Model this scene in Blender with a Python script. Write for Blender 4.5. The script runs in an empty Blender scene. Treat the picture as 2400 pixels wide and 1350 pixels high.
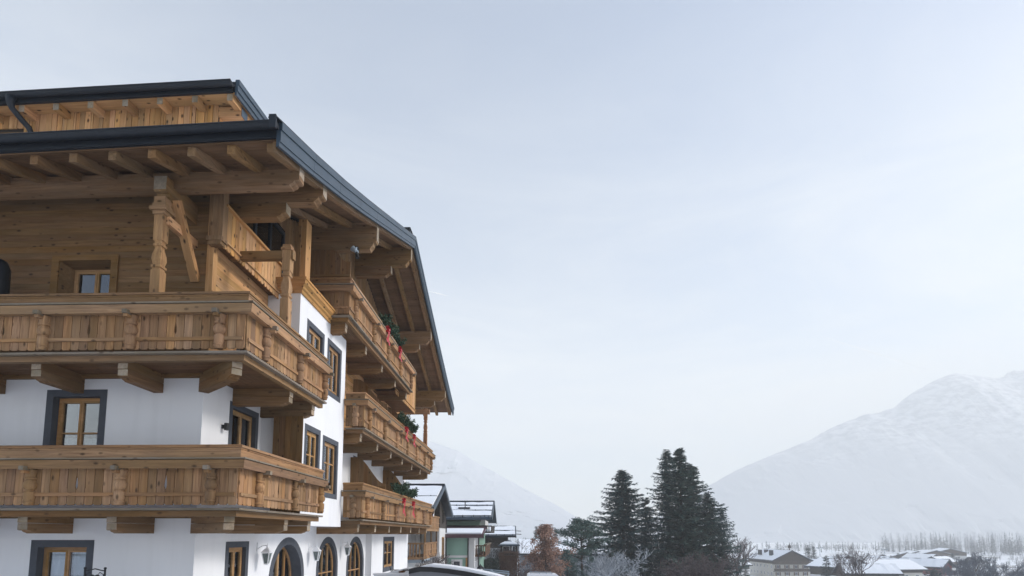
import bpy, math, random
from mathutils import Matrix, Vector, noise
RN = random.Random(11)
PI = math.pi
C = bpy.context.scene.collection
scene = bpy.context.scene

# ------------------------------------------------------------------ camera
PITCH = math.atan(0.1047)
cam_d = bpy.data.cameras.new('camera'); cam = bpy.data.objects.new('camera', cam_d); C.objects.link(cam)
cam.location = (0, 0, 0); cam.rotation_euler = (PI / 2 + PITCH, 0, 0)
cam_d.sensor_width = 36; cam_d.lens = 1330 / 2400 * 36; cam_d.shift_y = (1114 - 675) / 2400
cam_d.clip_start = 0.1; cam_d.clip_end = 9000
scene.camera = cam

# ------------------------------------------------------------------ sky, sun, exposure
SUN_EL, SUN_AZ = math.radians(30), math.radians(4)      # azimuth measured from +X towards +Y
SKY_STRENGTH, CLOUD_STRENGTH, SUN_STRENGTH = 0.155, 0.95, 3.3
world = bpy.data.worlds.new('World'); scene.world = world; world.use_nodes = True
wn = world.node_tree; wn.nodes.clear()
def wnode(t, **k):
    n = wn.nodes.new(t)
    for a, b in k.items(): setattr(n, a, b)
    return n
wl = wn.links.new
sky = wnode('ShaderNodeTexSky', sky_type='NISHITA'); sky.sun_disc = False
sky.sun_elevation = SUN_EL; sky.sun_rotation = PI / 2 - SUN_AZ
sky.air_density = 1.0; sky.dust_density = 1.5; sky.ozone_density = 1.0
bg1 = wnode('ShaderNodeBackground'); bg1.inputs[1].default_value = SKY_STRENGTH
wl(sky.outputs[0], bg1.inputs[0])
bg2 = wnode('ShaderNodeBackground'); bg2.inputs[0].default_value = (0.985, 0.978, 0.925, 1); bg2.inputs[1].default_value = CLOUD_STRENGTH
tcw = wnode('ShaderNodeTexCoord')
mpw = wnode('ShaderNodeMapping'); mpw.inputs['Scale'].default_value = (1.1, 2.2, 4.5); mpw.inputs['Rotation'].default_value = (0.2, 0.35, 0.5)
wl(tcw.outputs['Generated'], mpw.inputs[0])
nzw = wnode('ShaderNodeTexNoise'); nzw.inputs['Scale'].default_value = 1.5; nzw.inputs['Detail'].default_value = 7; nzw.inputs['Roughness'].default_value = 0.58; nzw.inputs['Distortion'].default_value = 0.5
wl(mpw.outputs[0], nzw.inputs['Vector'])
rpw = wnode('ShaderNodeMapRange'); rpw.inputs[1].default_value = 0.36; rpw.inputs[2].default_value = 0.64; rpw.inputs[3].default_value = 0.30; rpw.inputs[4].default_value = 1.0
wl(nzw.outputs['Fac'], rpw.inputs[0])
# thin high cloud scatters the sun forward: brighter towards the sun, even all round otherwise
sdv = (math.cos(SUN_EL) * math.cos(SUN_AZ), math.cos(SUN_EL) * math.sin(SUN_AZ), math.sin(SUN_EL))
dpw = wnode('ShaderNodeVectorMath', operation='DOT_PRODUCT'); wl(tcw.outputs['Generated'], dpw.inputs[0]); dpw.inputs[1].default_value = sdv
gl = wnode('ShaderNodeMapRange'); gl.inputs[1].default_value = -1; gl.inputs[2].default_value = 1; gl.inputs[3].default_value = CLOUD_STRENGTH * .82; gl.inputs[4].default_value = CLOUD_STRENGTH * 1.02
wl(dpw.outputs['Value'], gl.inputs[0]); wl(gl.outputs[0], bg2.inputs[1])
# the veil looks thicker towards the horizon and lets blue through overhead
sxw = wnode('ShaderNodeSeparateXYZ'); wl(tcw.outputs['Generated'], sxw.inputs[0])
elw = wnode('ShaderNodeMapRange'); elw.inputs[1].default_value = 0.12; elw.inputs[2].default_value = 0.70; elw.inputs[3].default_value = 1.0; elw.inputs[4].default_value = 0.05
wl(sxw.outputs['Z'], elw.inputs[0])
mlw = wnode('ShaderNodeMath', operation='MULTIPLY'); wl(rpw.outputs[0], mlw.inputs[0]); wl(elw.outputs[0], mlw.inputs[1])
mxw = wnode('ShaderNodeMixShader'); wl(mlw.outputs[0], mxw.inputs[0]); wl(bg1.outputs[0], mxw.inputs[1]); wl(bg2.outputs[0], mxw.inputs[2])
wo = wnode('ShaderNodeOutputWorld'); wl(mxw.outputs[0], wo.inputs[0])

sun_d = bpy.data.lights.new('sun', 'SUN'); sun = bpy.data.objects.new('sun', sun_d); C.objects.link(sun)
sun_d.energy = SUN_STRENGTH; sun_d.angle = math.radians(14); sun_d.color = (1.0, 0.965, 0.915)
sd = Vector((math.cos(SUN_EL) * math.cos(SUN_AZ), math.cos(SUN_EL) * math.sin(SUN_AZ), math.sin(SUN_EL)))
sun.rotation_euler = sd.to_track_quat('Z', 'Y').to_euler()
vs = scene.view_settings
vs.view_transform = 'Standard'; vs.look = 'None'; vs.gamma = 1; vs.use_curve_mapping = False; vs.exposure = 0.38
scene.cycles.use_denoising = True
scene.cycles.max_bounces = 8; scene.cycles.diffuse_bounces = 4; scene.cycles.glossy_bounces = 3
scene.cycles.transparent_max_bounces = 8; scene.cycles.volume_bounces = 2
HAZE_DENSITY = 0.00072

# ------------------------------------------------------------------ geometry helpers
class MB:
    def __init__(s): s.v = []; s.f = []; s.m = []
    def add(s, vs, fs, mi=0):
        o = len(s.v); s.v += [tuple(p) for p in vs]
        for f in fs: s.f.append(tuple(i + o for i in f)); s.m.append(mi)
    def box(s, x0, x1, y0, y1, z0, z1, mi=0, M=None):
        p = [Vector((x, y, z)) for x in (x0, x1) for y in (y0, y1) for z in (z0, z1)]
        if M: p = [M @ q for q in p]
        s.add(p, [(0, 1, 3, 2), (4, 6, 7, 5), (0, 4, 5, 1), (2, 3, 7, 6), (0, 2, 6, 4), (1, 5, 7, 3)], mi)
    def bar(s, a, b, w, h, up=(0, 0, 1), mi=0):
        M, L = frame(a, b, up)
        s.box(-L / 2, L / 2, -w / 2, w / 2, -h / 2, h / 2, mi, M)
    def prism(s, poly, y0, y1, mi=0, M=None):
        n = len(poly)
        p = [Vector((x, y0, z)) for x, z in poly] + [Vector((x, y1, z)) for x, z in poly]
        if M: p = [M @ q for q in p]
        fs = [tuple(range(n)), tuple(range(2 * n - 1, n - 1, -1))]
        fs += [(i, i + n, (i + 1) % n + n, (i + 1) % n) for i in range(n)]
        s.add(p, fs, mi)
    def tube(s, pts, rad, seg=8, cap=True, mi=0):
        pts = [Vector(p) for p in pts]; n = len(pts)
        if not hasattr(rad, '__len__'): rad = [rad] * n
        base = []; o = len(s.v); prev = None
        for i, p in enumerate(pts):
            d = (pts[min(i + 1, n - 1)] - pts[max(i - 1, 0)])
            d = d.normalized() if d.length > 1e-9 else Vector((0, 0, 1))
            if prev is None:
                a = d.cross(Vector((0, 0, 1)))
                if a.length < 1e-3: a = d.cross(Vector((0, 1, 0)))
            else: a = prev - d * prev.dot(d)
            if a.length < 1e-6: a = d.orthogonal()
            a.normalize(); prev = a; b = d.cross(a)
            for k in range(seg):
                t = 2 * PI * k / seg
                s.v.append(tuple(p + (a * math.cos(t) + b * math.sin(t)) * rad[i]))
        for i in range(n - 1):
            for k in range(seg):
                q = o + i * seg; r = (k + 1) % seg
                s.f.append((q + k, q + r, q + seg + r, q + seg + k)); s.m.append(mi)
        if cap and seg > 2:
            s.f.append(tuple(o + k for k in range(seg - 1, -1, -1))); s.m.append(mi)
            s.f.append(tuple(o + (n - 1) * seg + k for k in range(seg))); s.m.append(mi)
    def lathe(s, prof, seg=12, mi=0, M=None, sq=False):      # prof (h, r), axis local X
        o = len(s.v)
        for h, r in prof:
            for k in range(seg):
                t = 2 * PI * (k + .5) / seg
                c, w = math.cos(t), math.sin(t)
                q = Vector((h, r * c, r * w))
                s.v.append(tuple(M @ q if M else q))
        n = len(prof)
        for i in range(n - 1):
            for k in range(seg):
                q = o + i * seg; r = (k + 1) % seg
                s.f.append((q + k, q + r, q + seg + r, q + seg + k)); s.m.append(mi)
        s.f.append(tuple(o + k for k in range(seg - 1, -1, -1))); s.m.append(mi)
        s.f.append(tuple(o + (n - 1) * seg + k for k in range(seg))); s.m.append(mi)
    def mesh(s, name, mats, smooth=False):
        me = bpy.data.meshes.new(name); me.from_pydata(s.v, [], s.f)
        for m in (mats if isinstance(mats, (list, tuple)) else [mats]): me.materials.append(m)
        if any(s.m): me.polygons.foreach_set('material_index', s.m)
        if smooth: me.polygons.foreach_set('use_smooth', [True] * len(s.f))
        me.update(); return me
    def build(s, name, mats, parent=None, M=None, smooth=False):
        return put(name, s.mesh(name, mats, smooth), parent, M)

def put(name, me, parent=None, M=None):
    o = bpy.data.objects.new(name, me); C.objects.link(o)
    if parent: o.parent = parent
    if M is not None: o.matrix_basis = M
    return o
def frame(a, b, up=(0, 0, 1)):
    a = Vector(a); b = Vector(b); x = b - a; L = x.length; x.normalize()
    z = Vector(up); z = z - x * z.dot(x)
    if z.length < 1e-4: z = x.orthogonal()
    z.normalize(); y = z.cross(x)
    M = Matrix((x, y, z)).transposed().to_4x4(); M.translation = (a + b) / 2
    return M, L
def basis(x, y, z, o):
    M = Matrix((Vector(x), Vector(y), Vector(z))).transposed().to_4x4(); M.translation = Vector(o); return M
CACHE = {}
def bar(name, a, b, w, h, mat, parent, up=(0, 0, 1)):
    M, L = frame(a, b, up)
    k = ('bar', round(L, 3), round(w, 3), round(h, 3), mat.name)
    if k not in CACHE:
        mb = MB(); mb.box(-L / 2, L / 2, -w / 2, w / 2, -h / 2, h / 2); CACHE[k] = mb.mesh(name, mat)
    return put(name, CACHE[k], parent, M)
def pris(name, poly, t, mat, parent, M, key=None):
    k = ('pr', tuple((round(x, 3), round(z, 3)) for x, z in poly), round(t, 3), mat.name)
    if k not in CACHE:
        mb = MB(); mb.prism(poly, -t / 2, t / 2); CACHE[k] = mb.mesh(name, mat)
    return put(name, CACHE[k], parent, M)
def tag(o, label=None, cat=None, group=None, kind=None):
    if label: o['label'] = label
    if cat: o['category'] = cat
    if group: o['group'] = group
    if kind: o['kind'] = kind
    return o
def empty(name, loc=(0, 0, 0), rz=0, parent=None):
    o = bpy.data.objects.new(name, None); C.objects.link(o); o.location = loc; o.rotation_euler = (0, 0, rz); o.empty_display_size = .3
    if parent: o.parent = parent
    return o
CP, SP = math.cos(PITCH), math.sin(PITCH)
def at(px, py, Y):                      # place in the world seen at photo pixel (px, py) at ground distance Y
    u = (px - 1200) / 1330; v = (1114 - py) / 1330
    d = Vector((u, CP - v * SP, SP + v * CP)); return d * (Y / d.y)

# ------------------------------------------------------------------ materials
def newmat(name):
    m = bpy.data.materials.new(name); m.use_nodes = True; m.node_tree.nodes.clear(); return m
class NT:
    def __init__(s, m): s.t = m.node_tree
    def n(s, t, **k):
        x = s.t.nodes.new(t)
        for a, b in k.items():
            if a.startswith('i_'): x.inputs[a[2:].replace('_', ' ')].default_value = b
            else: setattr(x, a, b)
        return x
    def l(s, a, b): s.t.links.new(a, b)
    def mix(s, f, a, b, mode='MIX'):
        x = s.n('ShaderNodeMixRGB', blend_type=mode)
        for i, q in ((0, f), (1, a), (2, b)):
            if hasattr(q, 'links'): s.l(q, x.inputs[i])
            else: x.inputs[i].default_value = q
        return x.outputs[0]
    def ramp(s, f, *st):
        x = s.n('ShaderNodeValToRGB'); e = x.color_ramp.elements
        while len(e) < len(st): e.new(0.5)
        for q, (p, c) in zip(e, st):
            q.position = p; q.color = (c, c, c, 1) if not hasattr(c, '__len__') else (*c[:3], 1)
        s.l(f, x.inputs[0]); return x.outputs[0]
    def math(s, op, a, b=0.0):
        x = s.n('ShaderNodeMath', operation=op)
        for i, q in ((0, a), (1, b)):
            if hasattr(q, 'links'): s.l(q, x.inputs[i])
            else: x.inputs[i].default_value = q
        return x.outputs[0]
    def coords(s, scale, rand=True, src='Object'):
        tc = s.n('ShaderNodeTexCoord'); o = tc.outputs[src]
        if rand:
            oi = s.n('ShaderNodeObjectInfo')
            cx = s.n('ShaderNodeCombineXYZ')
            for i, k in enumerate((37., 91., 53.)): s.l(s.math('MULTIPLY', oi.outputs['Random'], k), cx.inputs[i])
            va = s.n('ShaderNodeVectorMath', operation='ADD'); s.l(o, va.inputs[0]); s.l(cx.outputs[0], va.inputs[1]); o = va.outputs[0]
        mp = s.n('ShaderNodeMapping'); mp.inputs['Scale'].default_value = scale; s.l(o, mp.inputs[0]); return mp.outputs[0]
    def noise(s, vec, sc=1., det=4., ro=.55, dist=0.):
        x = s.n('ShaderNodeTexNoise'); s.l(vec, x.inputs['Vector'])
        x.inputs['Scale'].default_value = sc; x.inputs['Detail'].default_value = det; x.inputs['Roughness'].default_value = ro; x.inputs['Distortion'].default_value = dist
        return x.outputs['Fac']
    def out(s, col, rough=.7, spec=.4, bump=None, bstr=.2, bdist=.01, metal=0., alpha=None):
        p = s.n('ShaderNodeBsdfPrincipled')
        for nm, q in (('Base Color', col), ('Roughness', rough), ('Specular IOR Level', spec), ('Metallic', metal)):
            if hasattr(q, 'links'): s.l(q, p.inputs[nm])
            else: p.inputs[nm].default_value = (*q[:3], 1) if hasattr(q, '__len__') else q
        if bump is not None:
            b = s.n('ShaderNodeBump'); b.inputs['Strength'].default_value = bstr; b.inputs['Distance'].default_value = bdist
            s.l(bump, b.inputs['Height']); s.l(b.outputs[0], p.inputs['Normal'])
        o = s.n('ShaderNodeOutputMaterial'); s.l(p.outputs[0], o.inputs[0]); return p
def wood(name, light, dark, grey, gamt, knot=1.0, vary=.22):
    m = newmat(name); t = NT(m)
    g = t.noise(t.coords((1.3, 20, 20)), 1., 6., .62, .6)
    big = t.noise(t.coords((.5, 3.2, 3.2)), 1., 3., .5)
    col = t.mix(t.ramp(g, (.3, 0.), (.7, 1.)), (*dark, 1), (*light, 1))
    col = t.mix(t.math('MULTIPLY', t.ramp(big, (.4, 0.), (.62, 1.)), .75), col, (*[c * .52 for c in light[:2]], light[2] * .44, 1))
    w = t.noise(t.coords((.9, 5.5, 5.5)), 1., 5., .65, .3)
    w2 = t.ramp(w, (.42, 0.), (.68, 1.))
    col = t.mix(t.math('MULTIPLY', w2, gamt), col, (*grey, 1))
    vo = t.n('ShaderNodeTexVoronoi'); t.l(t.coords((3.6, 7., 7.)), vo.inputs['Vector']); vo.inputs['Scale'].default_value = 1.
    sp_ = t.n('ShaderNodeSeparateColor'); t.l(vo.outputs['Color'], sp_.inputs[0])
    kn = t.math('MULTIPLY', t.ramp(vo.outputs['Distance'], (.08, 1.), (.16, .55), (.23, 0.)), t.ramp(sp_.outputs[0], (.18, 0.), (.28, 1.)))
    col = t.mix(t.math('MULTIPLY', kn, .85 * knot), col, (.05, .026, .012, 1))
    oi = t.n('ShaderNodeObjectInfo')
    hv = t.n('ShaderNodeHueSaturation'); t.l(col, hv.inputs['Color'])
    t.l(t.math('ADD', t.math('MULTIPLY', oi.outputs['Random'], 2 * vary), 1 - vary), hv.inputs['Value'])
    r2 = t.math('FRACT', t.math('MULTIPLY', oi.outputs['Random'], 13.7))
    t.l(t.math('ADD', t.math('MULTIPLY', r2, .008), .495), hv.inputs['Hue'])
    t.l(t.math('ADD', t.math('MULTIPLY', t.math('FRACT', t.math('MULTIPLY', oi.outputs['Random'], 31.3)), .16), .93), hv.inputs['Saturation'])
    t.out(hv.outputs[0], .72, .25, g, .35, .006)
    return m
W_BALC = wood('weathered_larch', (.48, .280, .142), (.195, .102, .050), (.18, .115, .072), .5, 1., .28)
W_GOLD = wood('golden_larch', (.66, .385, .178), (.42, .21, .086), (.34, .19, .09), .25, 1.2, .26)
W_LOG = wood('log_spruce', (.25, .138, .058), (.135, .070, .028), (.22, .15, .085), .35, 1.2, .12)
W_BEAM = wood('beam_spruce', (.30, .172, .080), (.145, .077, .034), (.24, .18, .12), .35, .9, .14)
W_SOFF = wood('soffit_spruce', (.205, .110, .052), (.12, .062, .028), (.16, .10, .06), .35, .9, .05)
W_GREY = wood('grey_timber', (.27, .215, .155), (.15, .115, .082), (.26, .235, .205), .6)
W_RED = wood('reddish_larch', (.40, .225, .12), (.22, .112, .056), (.20, .14, .10), .4)
W_FRAME = wood('window_frame_larch', (.50, .30, .145), (.34, .18, .075), (.34, .2, .09), .15, .25, .10)
W_DARK = wood('dark_stained_wood', (.07, .055, .045), (.035, .028, .024), (.10, .085, .075), .4, .3)
W_BROWN = wood('brown_stained_wood', (.17, .085, .045), (.09, .045, .025), (.13, .085, .06), .4, .3)
W_UMBER = wood('umber_stained_wood', (.105, .072, .054), (.055, .039, .030), (.12, .10, .088), .4, .3)
W_END = wood('end_grain', (.42, .335, .245), (.25, .19, .135), (.30, .27, .23), .6, .3)
def flat(name, c, rough=.6, spec=.4, var=.12, sc=3., bump=.0, bsc=40., metal=0.):
    m = newmat(name); t = NT(m)
    v = t.coords((sc,) * 3)
    n = t.noise(v, 1., 5., .6)
    col = t.mix(t.ramp(n, (.3, 0.), (.7, 1.)), (*[k * (1 - var) for k in c], 1), (*[min(1, k * (1 + var)) for k in c], 1))
    b = t.noise(t.coords((bsc,) * 3), 1., 3., .6) if bump else None
    t.out(col, rough, spec, b, bump, .01, metal); return m
def plaster(name, c):
    m = newmat(name); t = NT(m)
    n = t.noise(t.coords((.6, .6, .35), False), 1., 6., .6); n2 = t.noise(t.coords((9,) * 3, False), 1., 4., .6)
    col = t.mix(t.ramp(n, (.35, 0.), (.75, 1.)), (*c, 1), (*[k * .93 for k in c[:2]], c[2] * .94, 1))
    st = t.noise(t.coords((2.6, 2.6, .22), False), 1., 5., .6)
    col = t.mix(t.math('MULTIPLY', t.ramp(st, (.5, 0.), (.72, 1.)), .22), col, (*[k * .72 for k in c], 1))
    col = t.mix(t.math('MULTIPLY', n2, .10), col, (*[k * .8 for k in c], 1))
    b = t.noise(t.coords((70,) * 3, False), 1., 3., .7)
    t.out(col, .92, .15, b, .5, .006); return m
WHITE = plaster('white_render', (.79, .795, .815))
SURR = flat('grey_window_surround', (.078, .085, .102), .85, .2, .12, 4., .3, 80.)
METAL = flat('dark_slate_metal', (.007, .011, .018), .52, .4, .14, 2.5)
METAL2 = flat('blue_grey_flashing', (.030, .052, .078), .48, .5, .16, 1.8)
GREYM = flat('galvanised_metal', (.30, .36, .42), .4, .5, .1, 2., 0, 40, .4)
BLACK = flat('black_iron', (.012, .013, .016), .5, .4, .2)
LANT = flat('white_lacquered_metal', (.78, .79, .82), .35, .5, .04)
LGLASS = flat('seeded_lantern_glass', (.16, .19, .19), .15, .6, .25, 30.)
CURT = flat('white_curtain_cloth', (.62, .66, .68), .9, .1, .12, 6.)
DARKROOM = flat('dark_room', (.018, .017, .017), .9, .1, .3)
SNOW = flat('snow', (.86, .89, .94), .8, .2, .03, .8, .35, 3.)
RED = flat('red_ribbon', (.40, .010, .022), .38, .5, .2, 8.)
NEEDLE = flat('fir_needles', (.030, .058, .040), .6, .3, .4, 2.)
CREAM = plaster('cream_render', (.62, .60, .54)); OFFW = plaster('aged_white_render', (.66, .66, .66))
GREEN = plaster('pale_green_render', (.27, .42, .35)); GREYW = plaster('grey_render', (.22, .23, .25))
PURPLE = flat('brown_red_boards', (.085, .045, .055), .7, .3, .2)
REDW = flat('wine_red_boards', (.20, .045, .05), .7, .3, .2)
def glass(name, refl=.10, tint=(.75, .8, .82)):
    m = newmat(name); t = NT(m)
    fr = t.n('ShaderNodeFresnel'); fr.inputs[0].default_value = 1.5
    f = t.math('ADD', t.math('MULTIPLY', fr.outputs[0], .9), refl)
    tr = t.n('ShaderNodeBsdfTransparent'); tr.inputs[0].default_value = (*tint, 1)
    gl = t.n('ShaderNodeBsdfGlossy'); gl.inputs['Roughness'].default_value = .02; gl.inputs[0].default_value = (.9, .93, 1, 1)
    mx = t.n('ShaderNodeMixShader'); t.l(f, mx.inputs[0]); t.l(tr.outputs[0], mx.inputs[1]); t.l(gl.outputs[0], mx.inputs[2])
    o = t.n('ShaderNodeOutputMaterial'); t.l(mx.outputs[0], o.inputs[0]); return m
GLASS = glass('window_glass', .11)
GLASS_D = flat('dark_far_glass', (.03, .037, .05), .12, .6, .3)
def foliage(name, a, b, tip=None, rough=.65):
    m = newmat(name); t = NT(m)
    n = t.noise(t.coords((1.1,) * 3), 1., 4., .6); g = t.n('ShaderNodeNewGeometry')
    f = t.math('ADD', t.math('MULTIPLY', g.outputs['Random Per Island'], .55), t.math('MULTIPLY', n, .45))
    col = t.mix(t.ramp(f, (.25, 0.), (.75, 1.)), (*a, 1), (*b, 1))
    t.out(col, rough, .25); return m
FIR = foliage('dark_spruce_needles', (.030, .060, .062), (.082, .135, .128))
FIR2 = foliage('pine_needles', (.034, .066, .058), (.090, .145, .125))
FIRB = foliage('far_spruce_needles', (.016, .036, .042), (.035, .065, .068))
BRLEAF = foliage('dry_beech_leaves', (.16, .085, .062), (.34, .20, .145))
HEDGE = foliage('brown_hedge_twigs', (.07, .04, .032), (.17, .085, .055))
HEDGED = foliage('dark_hedge_leaves', (.016, .022, .020), (.035, .045, .04))
TWIG = foliage('bare_twigs', (.055, .042, .042), (.13, .105, .105))
FROST = foliage('frosted_twigs', (.20, .22, .24), (.48, .51, .55))
BARK = flat('bark', (.055, .042, .036), .9, .2, .3, 6., .5, 20.)
FARTW = foliage('far_trees_haze_blue', (.055, .07, .10), (.105, .125, .16))  # haze blue mixed into the twig colour, softening woods and field trees

# ------------------------------------------------------------------ ground, mountains, haze
GP = [(-200, -2.5), (24, -2.5), (42, -4.7), (60, -6.5), (100, -10.5), (150, -14.5), (250, -17.2), (400, -18.), (4000, -18.)]
def gz(y):
    for (a, b), (c, d) in zip(GP, GP[1:]):
        if y <= c: return b + (d - b) * (y - a) / (c - a)
    return -18.
def ground_m():
    m = newmat('snowy_ground'); t = NT(m)
    n = t.noise(t.coords((.035, .06, .05), False), 1., 8., .62)
    col = t.mix(t.ramp(n, (.38, 0.), (.46, 1.)), (.20, .19, .17, 1), (.84, .87, .92, 1))
    t.out(col, .85, .2, t.noise(t.coords((.8,) * 3, False), 1., 5., .6), .4, .15); return m
def grid(xs, ys, fn):
    mb = MB(); nx = len(xs)
    mb.v = [(x, y, fn(x, y)) for y in ys for x in xs]
    for j in range(len(ys) - 1):
        for i in range(nx - 1):
            q = j * nx + i; mb.f.append((q, q + 1, q + nx + 1, q + nx)); mb.m.append(0)
    return mb
xs = sorted([-1500, -1000, -600, -350, -200] + [-120 + 6 * i for i in range(60)] + [260, 330, 420, 550, 700, 900, 1200, 1600, 2100, 2750])
ys = [-75 + 6 * i for i in range(12)] + [3 * i for i in range(0, 60)] + [185 + 20 * i for i in range(14)] + [480, 560, 680, 850, 1050, 1300, 1700, 2450]
g = grid(xs, ys, lambda x, y: gz(y) + (noise.noise(Vector((x * .04, y * .04, 0))) * min(.8, max(0, (y - 40) * .015)))).build('ground', ground_m(), smooth=True)
tag(g, kind='structure')
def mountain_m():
    m = newmat('snow_rock_hazed_forest'); t = NT(m)
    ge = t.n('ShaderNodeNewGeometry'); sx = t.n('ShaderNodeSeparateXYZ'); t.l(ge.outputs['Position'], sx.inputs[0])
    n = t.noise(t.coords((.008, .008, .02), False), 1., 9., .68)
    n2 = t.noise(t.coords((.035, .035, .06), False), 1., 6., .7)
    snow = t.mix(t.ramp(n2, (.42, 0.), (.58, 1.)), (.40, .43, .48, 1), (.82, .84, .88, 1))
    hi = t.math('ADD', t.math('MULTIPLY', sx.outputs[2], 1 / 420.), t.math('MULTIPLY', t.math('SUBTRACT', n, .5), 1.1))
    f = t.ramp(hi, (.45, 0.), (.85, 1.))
    hazed_forest = t.mix(n2, (.50, .53, .58, 1), (.58, .61, .66, 1))  # frosted woodland paled to haze grey, so its fading sits in the colour
    t.out(t.mix(f, hazed_forest, snow), .9, .1); return m
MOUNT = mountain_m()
def mountain(label, prof, D, depth, seed):
    pts = [(at(px, py, D).x, at(px, py, D).z) for px, py in prof]
    xs = []; x = pts[0][0]
    while x <= pts[-1][0]: xs.append(x); x += 8.
    def hz(x):
        for (a, b), (c, d) in zip(pts, pts[1:]):
            if x <= c: return b + (d - b) * (x - a) / (c - a)
        return pts[-1][1]
    NV = 44; mb = MB(); nx = len(xs)
    for j in range(NV + 1):
        v = j / NV * 1.6                     # 0 foot, 1 ridge, 1.6 back
        for x in xs:
            h = max(0, hz(x) + 20); w = 1 - abs(v - 1) ** 1.15
            nv = noise.fractal(Vector((x * .006 + seed, v * 3.1, seed)), .9, 2.1, 6)
            n3 = noise.ridged_multi_fractal(Vector((x * .021 + seed, v * 7, 3)), .9, 2.1, 5, 1., 2.) - 1.
            edge = min(1, abs(v - 1) * 4)
            z = -20 + h * max(0, w) + nv * h * .12 * edge * min(1, v * 4) + n3 * (2 + h * .011) * (.35 + edge) * min(1, v * 3) * (.12 + .88 * max(0, min(1, (v - .55) * 4)))
            mb.v.append((x, D + (v - 1) * depth + nv * 60 * edge, z))
    for j in range(NV):
        for i in range(nx - 1):
            q = j * nx + i; mb.f.append((q, q + 1, q + nx + 1, q + nx)); mb.m.append(0)
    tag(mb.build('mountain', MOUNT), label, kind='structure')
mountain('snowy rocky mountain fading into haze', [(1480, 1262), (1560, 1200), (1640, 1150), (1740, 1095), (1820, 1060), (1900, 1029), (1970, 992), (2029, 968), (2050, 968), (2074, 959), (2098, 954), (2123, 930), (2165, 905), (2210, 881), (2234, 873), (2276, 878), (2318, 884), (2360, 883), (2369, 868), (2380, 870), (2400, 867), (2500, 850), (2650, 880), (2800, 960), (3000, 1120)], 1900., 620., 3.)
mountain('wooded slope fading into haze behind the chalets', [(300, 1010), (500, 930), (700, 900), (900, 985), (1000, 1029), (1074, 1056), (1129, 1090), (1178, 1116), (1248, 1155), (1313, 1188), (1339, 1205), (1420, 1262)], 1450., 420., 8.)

# ------------------------------------------------------------------ the hotel
O0 = Vector((-6.6056, 11.9, 0)); ROT = math.radians(-1.7)
HOTEL = tag(empty('chalet_hotel', O0, ROT), 'large white and timber alpine hotel with carved balconies and wide dark eaves', 'hotel')
X, Y, Z = Vector((1, 0, 0)), Vector((0, 1, 0)), Vector((0, 0, 1))
def hw(x, y, z): return Matrix.Rotation(ROT, 4, 'Z') @ Vector((x, y, z)) + O0     # hotel plan to world
XL = -11.0                                   # how far the building runs to the left
YB = 20.0                                    # far corner of the gable front
# roof line of the gable: outer skin height over y
RP = [(-2.05, 7.55), (-.5, 8.04), (1.4, 8.69), (3.2, 9.35), (5., 10.03), (10.0, 11.93), (12.9, 10.84), (16.7, 9.46), (19.5, 8.50), (22.05, 7.67)]
def T(y):
    if y <= RP[0][0]: return RP[0][1] + .32 * (y - RP[0][0])
    for (a, b), (c, d) in zip(RP, RP[1:]):
        if y <= c: return b + (d - b) * (y - a) / (c - a)
    return RP[-1][1] - .31 * (y - RP[-1][0])
def tz(x): return .034 * min(0., x - 2.35)   # the eaves fall slightly towards the downpipe

def ring(mb, P, U, V, N, o, i, n0, n1, mi=0):          # rectangular frame: o, i = (u0,u1,v0,v1)
    def q(u, v, n): return P + U * u + V * v + N * n
    for (a, b, c, d) in ((o[0], o[1], i[3], o[3]), (o[0], o[1], o[2], i[2]), (o[0], i[0], i[2], i[3]), (i[1], o[1], i[2], i[3])):
        if b - a < 1e-4 or d - c < 1e-4: continue
        p = [q(u, v, n) for u in (a, b) for v in (c, d) for n in (n0, n1)]
        mb.add(p, [(0, 1, 3, 2), (4, 6, 7, 5), (0, 4, 5, 1), (2, 3, 7, 6), (0, 2, 6, 4), (1, 5, 7, 3)], mi)
def holed(mb, P, U, V, u0, u1, v0, v1, holes):
    us = sorted({u0, u1, *[h[k] for h in holes for k in (0, 1)]}); vv = sorted({v0, v1, *[h[k] for h in holes for k in (2, 3)]})
    us = [u for u in us if u0 <= u <= u1]; vv = [v for v in vv if v0 <= v <= v1]
    for a, b in zip(us, us[1:]):
        for c, d in zip(vv, vv[1:]):
            m, n = (a + b) / 2, (c + d) / 2
            if any(h[0] < m < h[1] and h[2] < n < h[3] for h in holes): continue
            mb.add([P + U * a + V * c, P + U * b + V * c, P + U * b + V * d, P + U * a + V * d], [(0, 1, 2, 3)])
def curtain(mb, P, U, V, N, u0, u1, v0, v1, n, amp=.03, gather=0.):
    k = max(10, int((u1 - u0) / .025)); rows = 5; base = len(mb.v)
    for j in range(rows + 1):
        v = v0 + (v1 - v0) * j / rows
        for i in range(k + 1):
            s = i / k; u = u0 + (u1 - u0) * s + gather * (1 - j / rows) * (1 - s) * .0
            if gather: u = u0 + (u1 - u0) * s * (1 - gather * (1 - j / rows) ** 1.3)
            mb.v.append(tuple(P + U * u + V * v + N * (n + amp * math.sin(s * 34 + math.sin(s * 9) * 2) * (.5 + .5 * (1 - j / rows)))))
    for j in range(rows):
        for i in range(k):
            q = base + j * (k + 1) + i; mb.f.append((q, q + 1, q + k + 2, q + k + 1)); mb.m.append(0)
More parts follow.
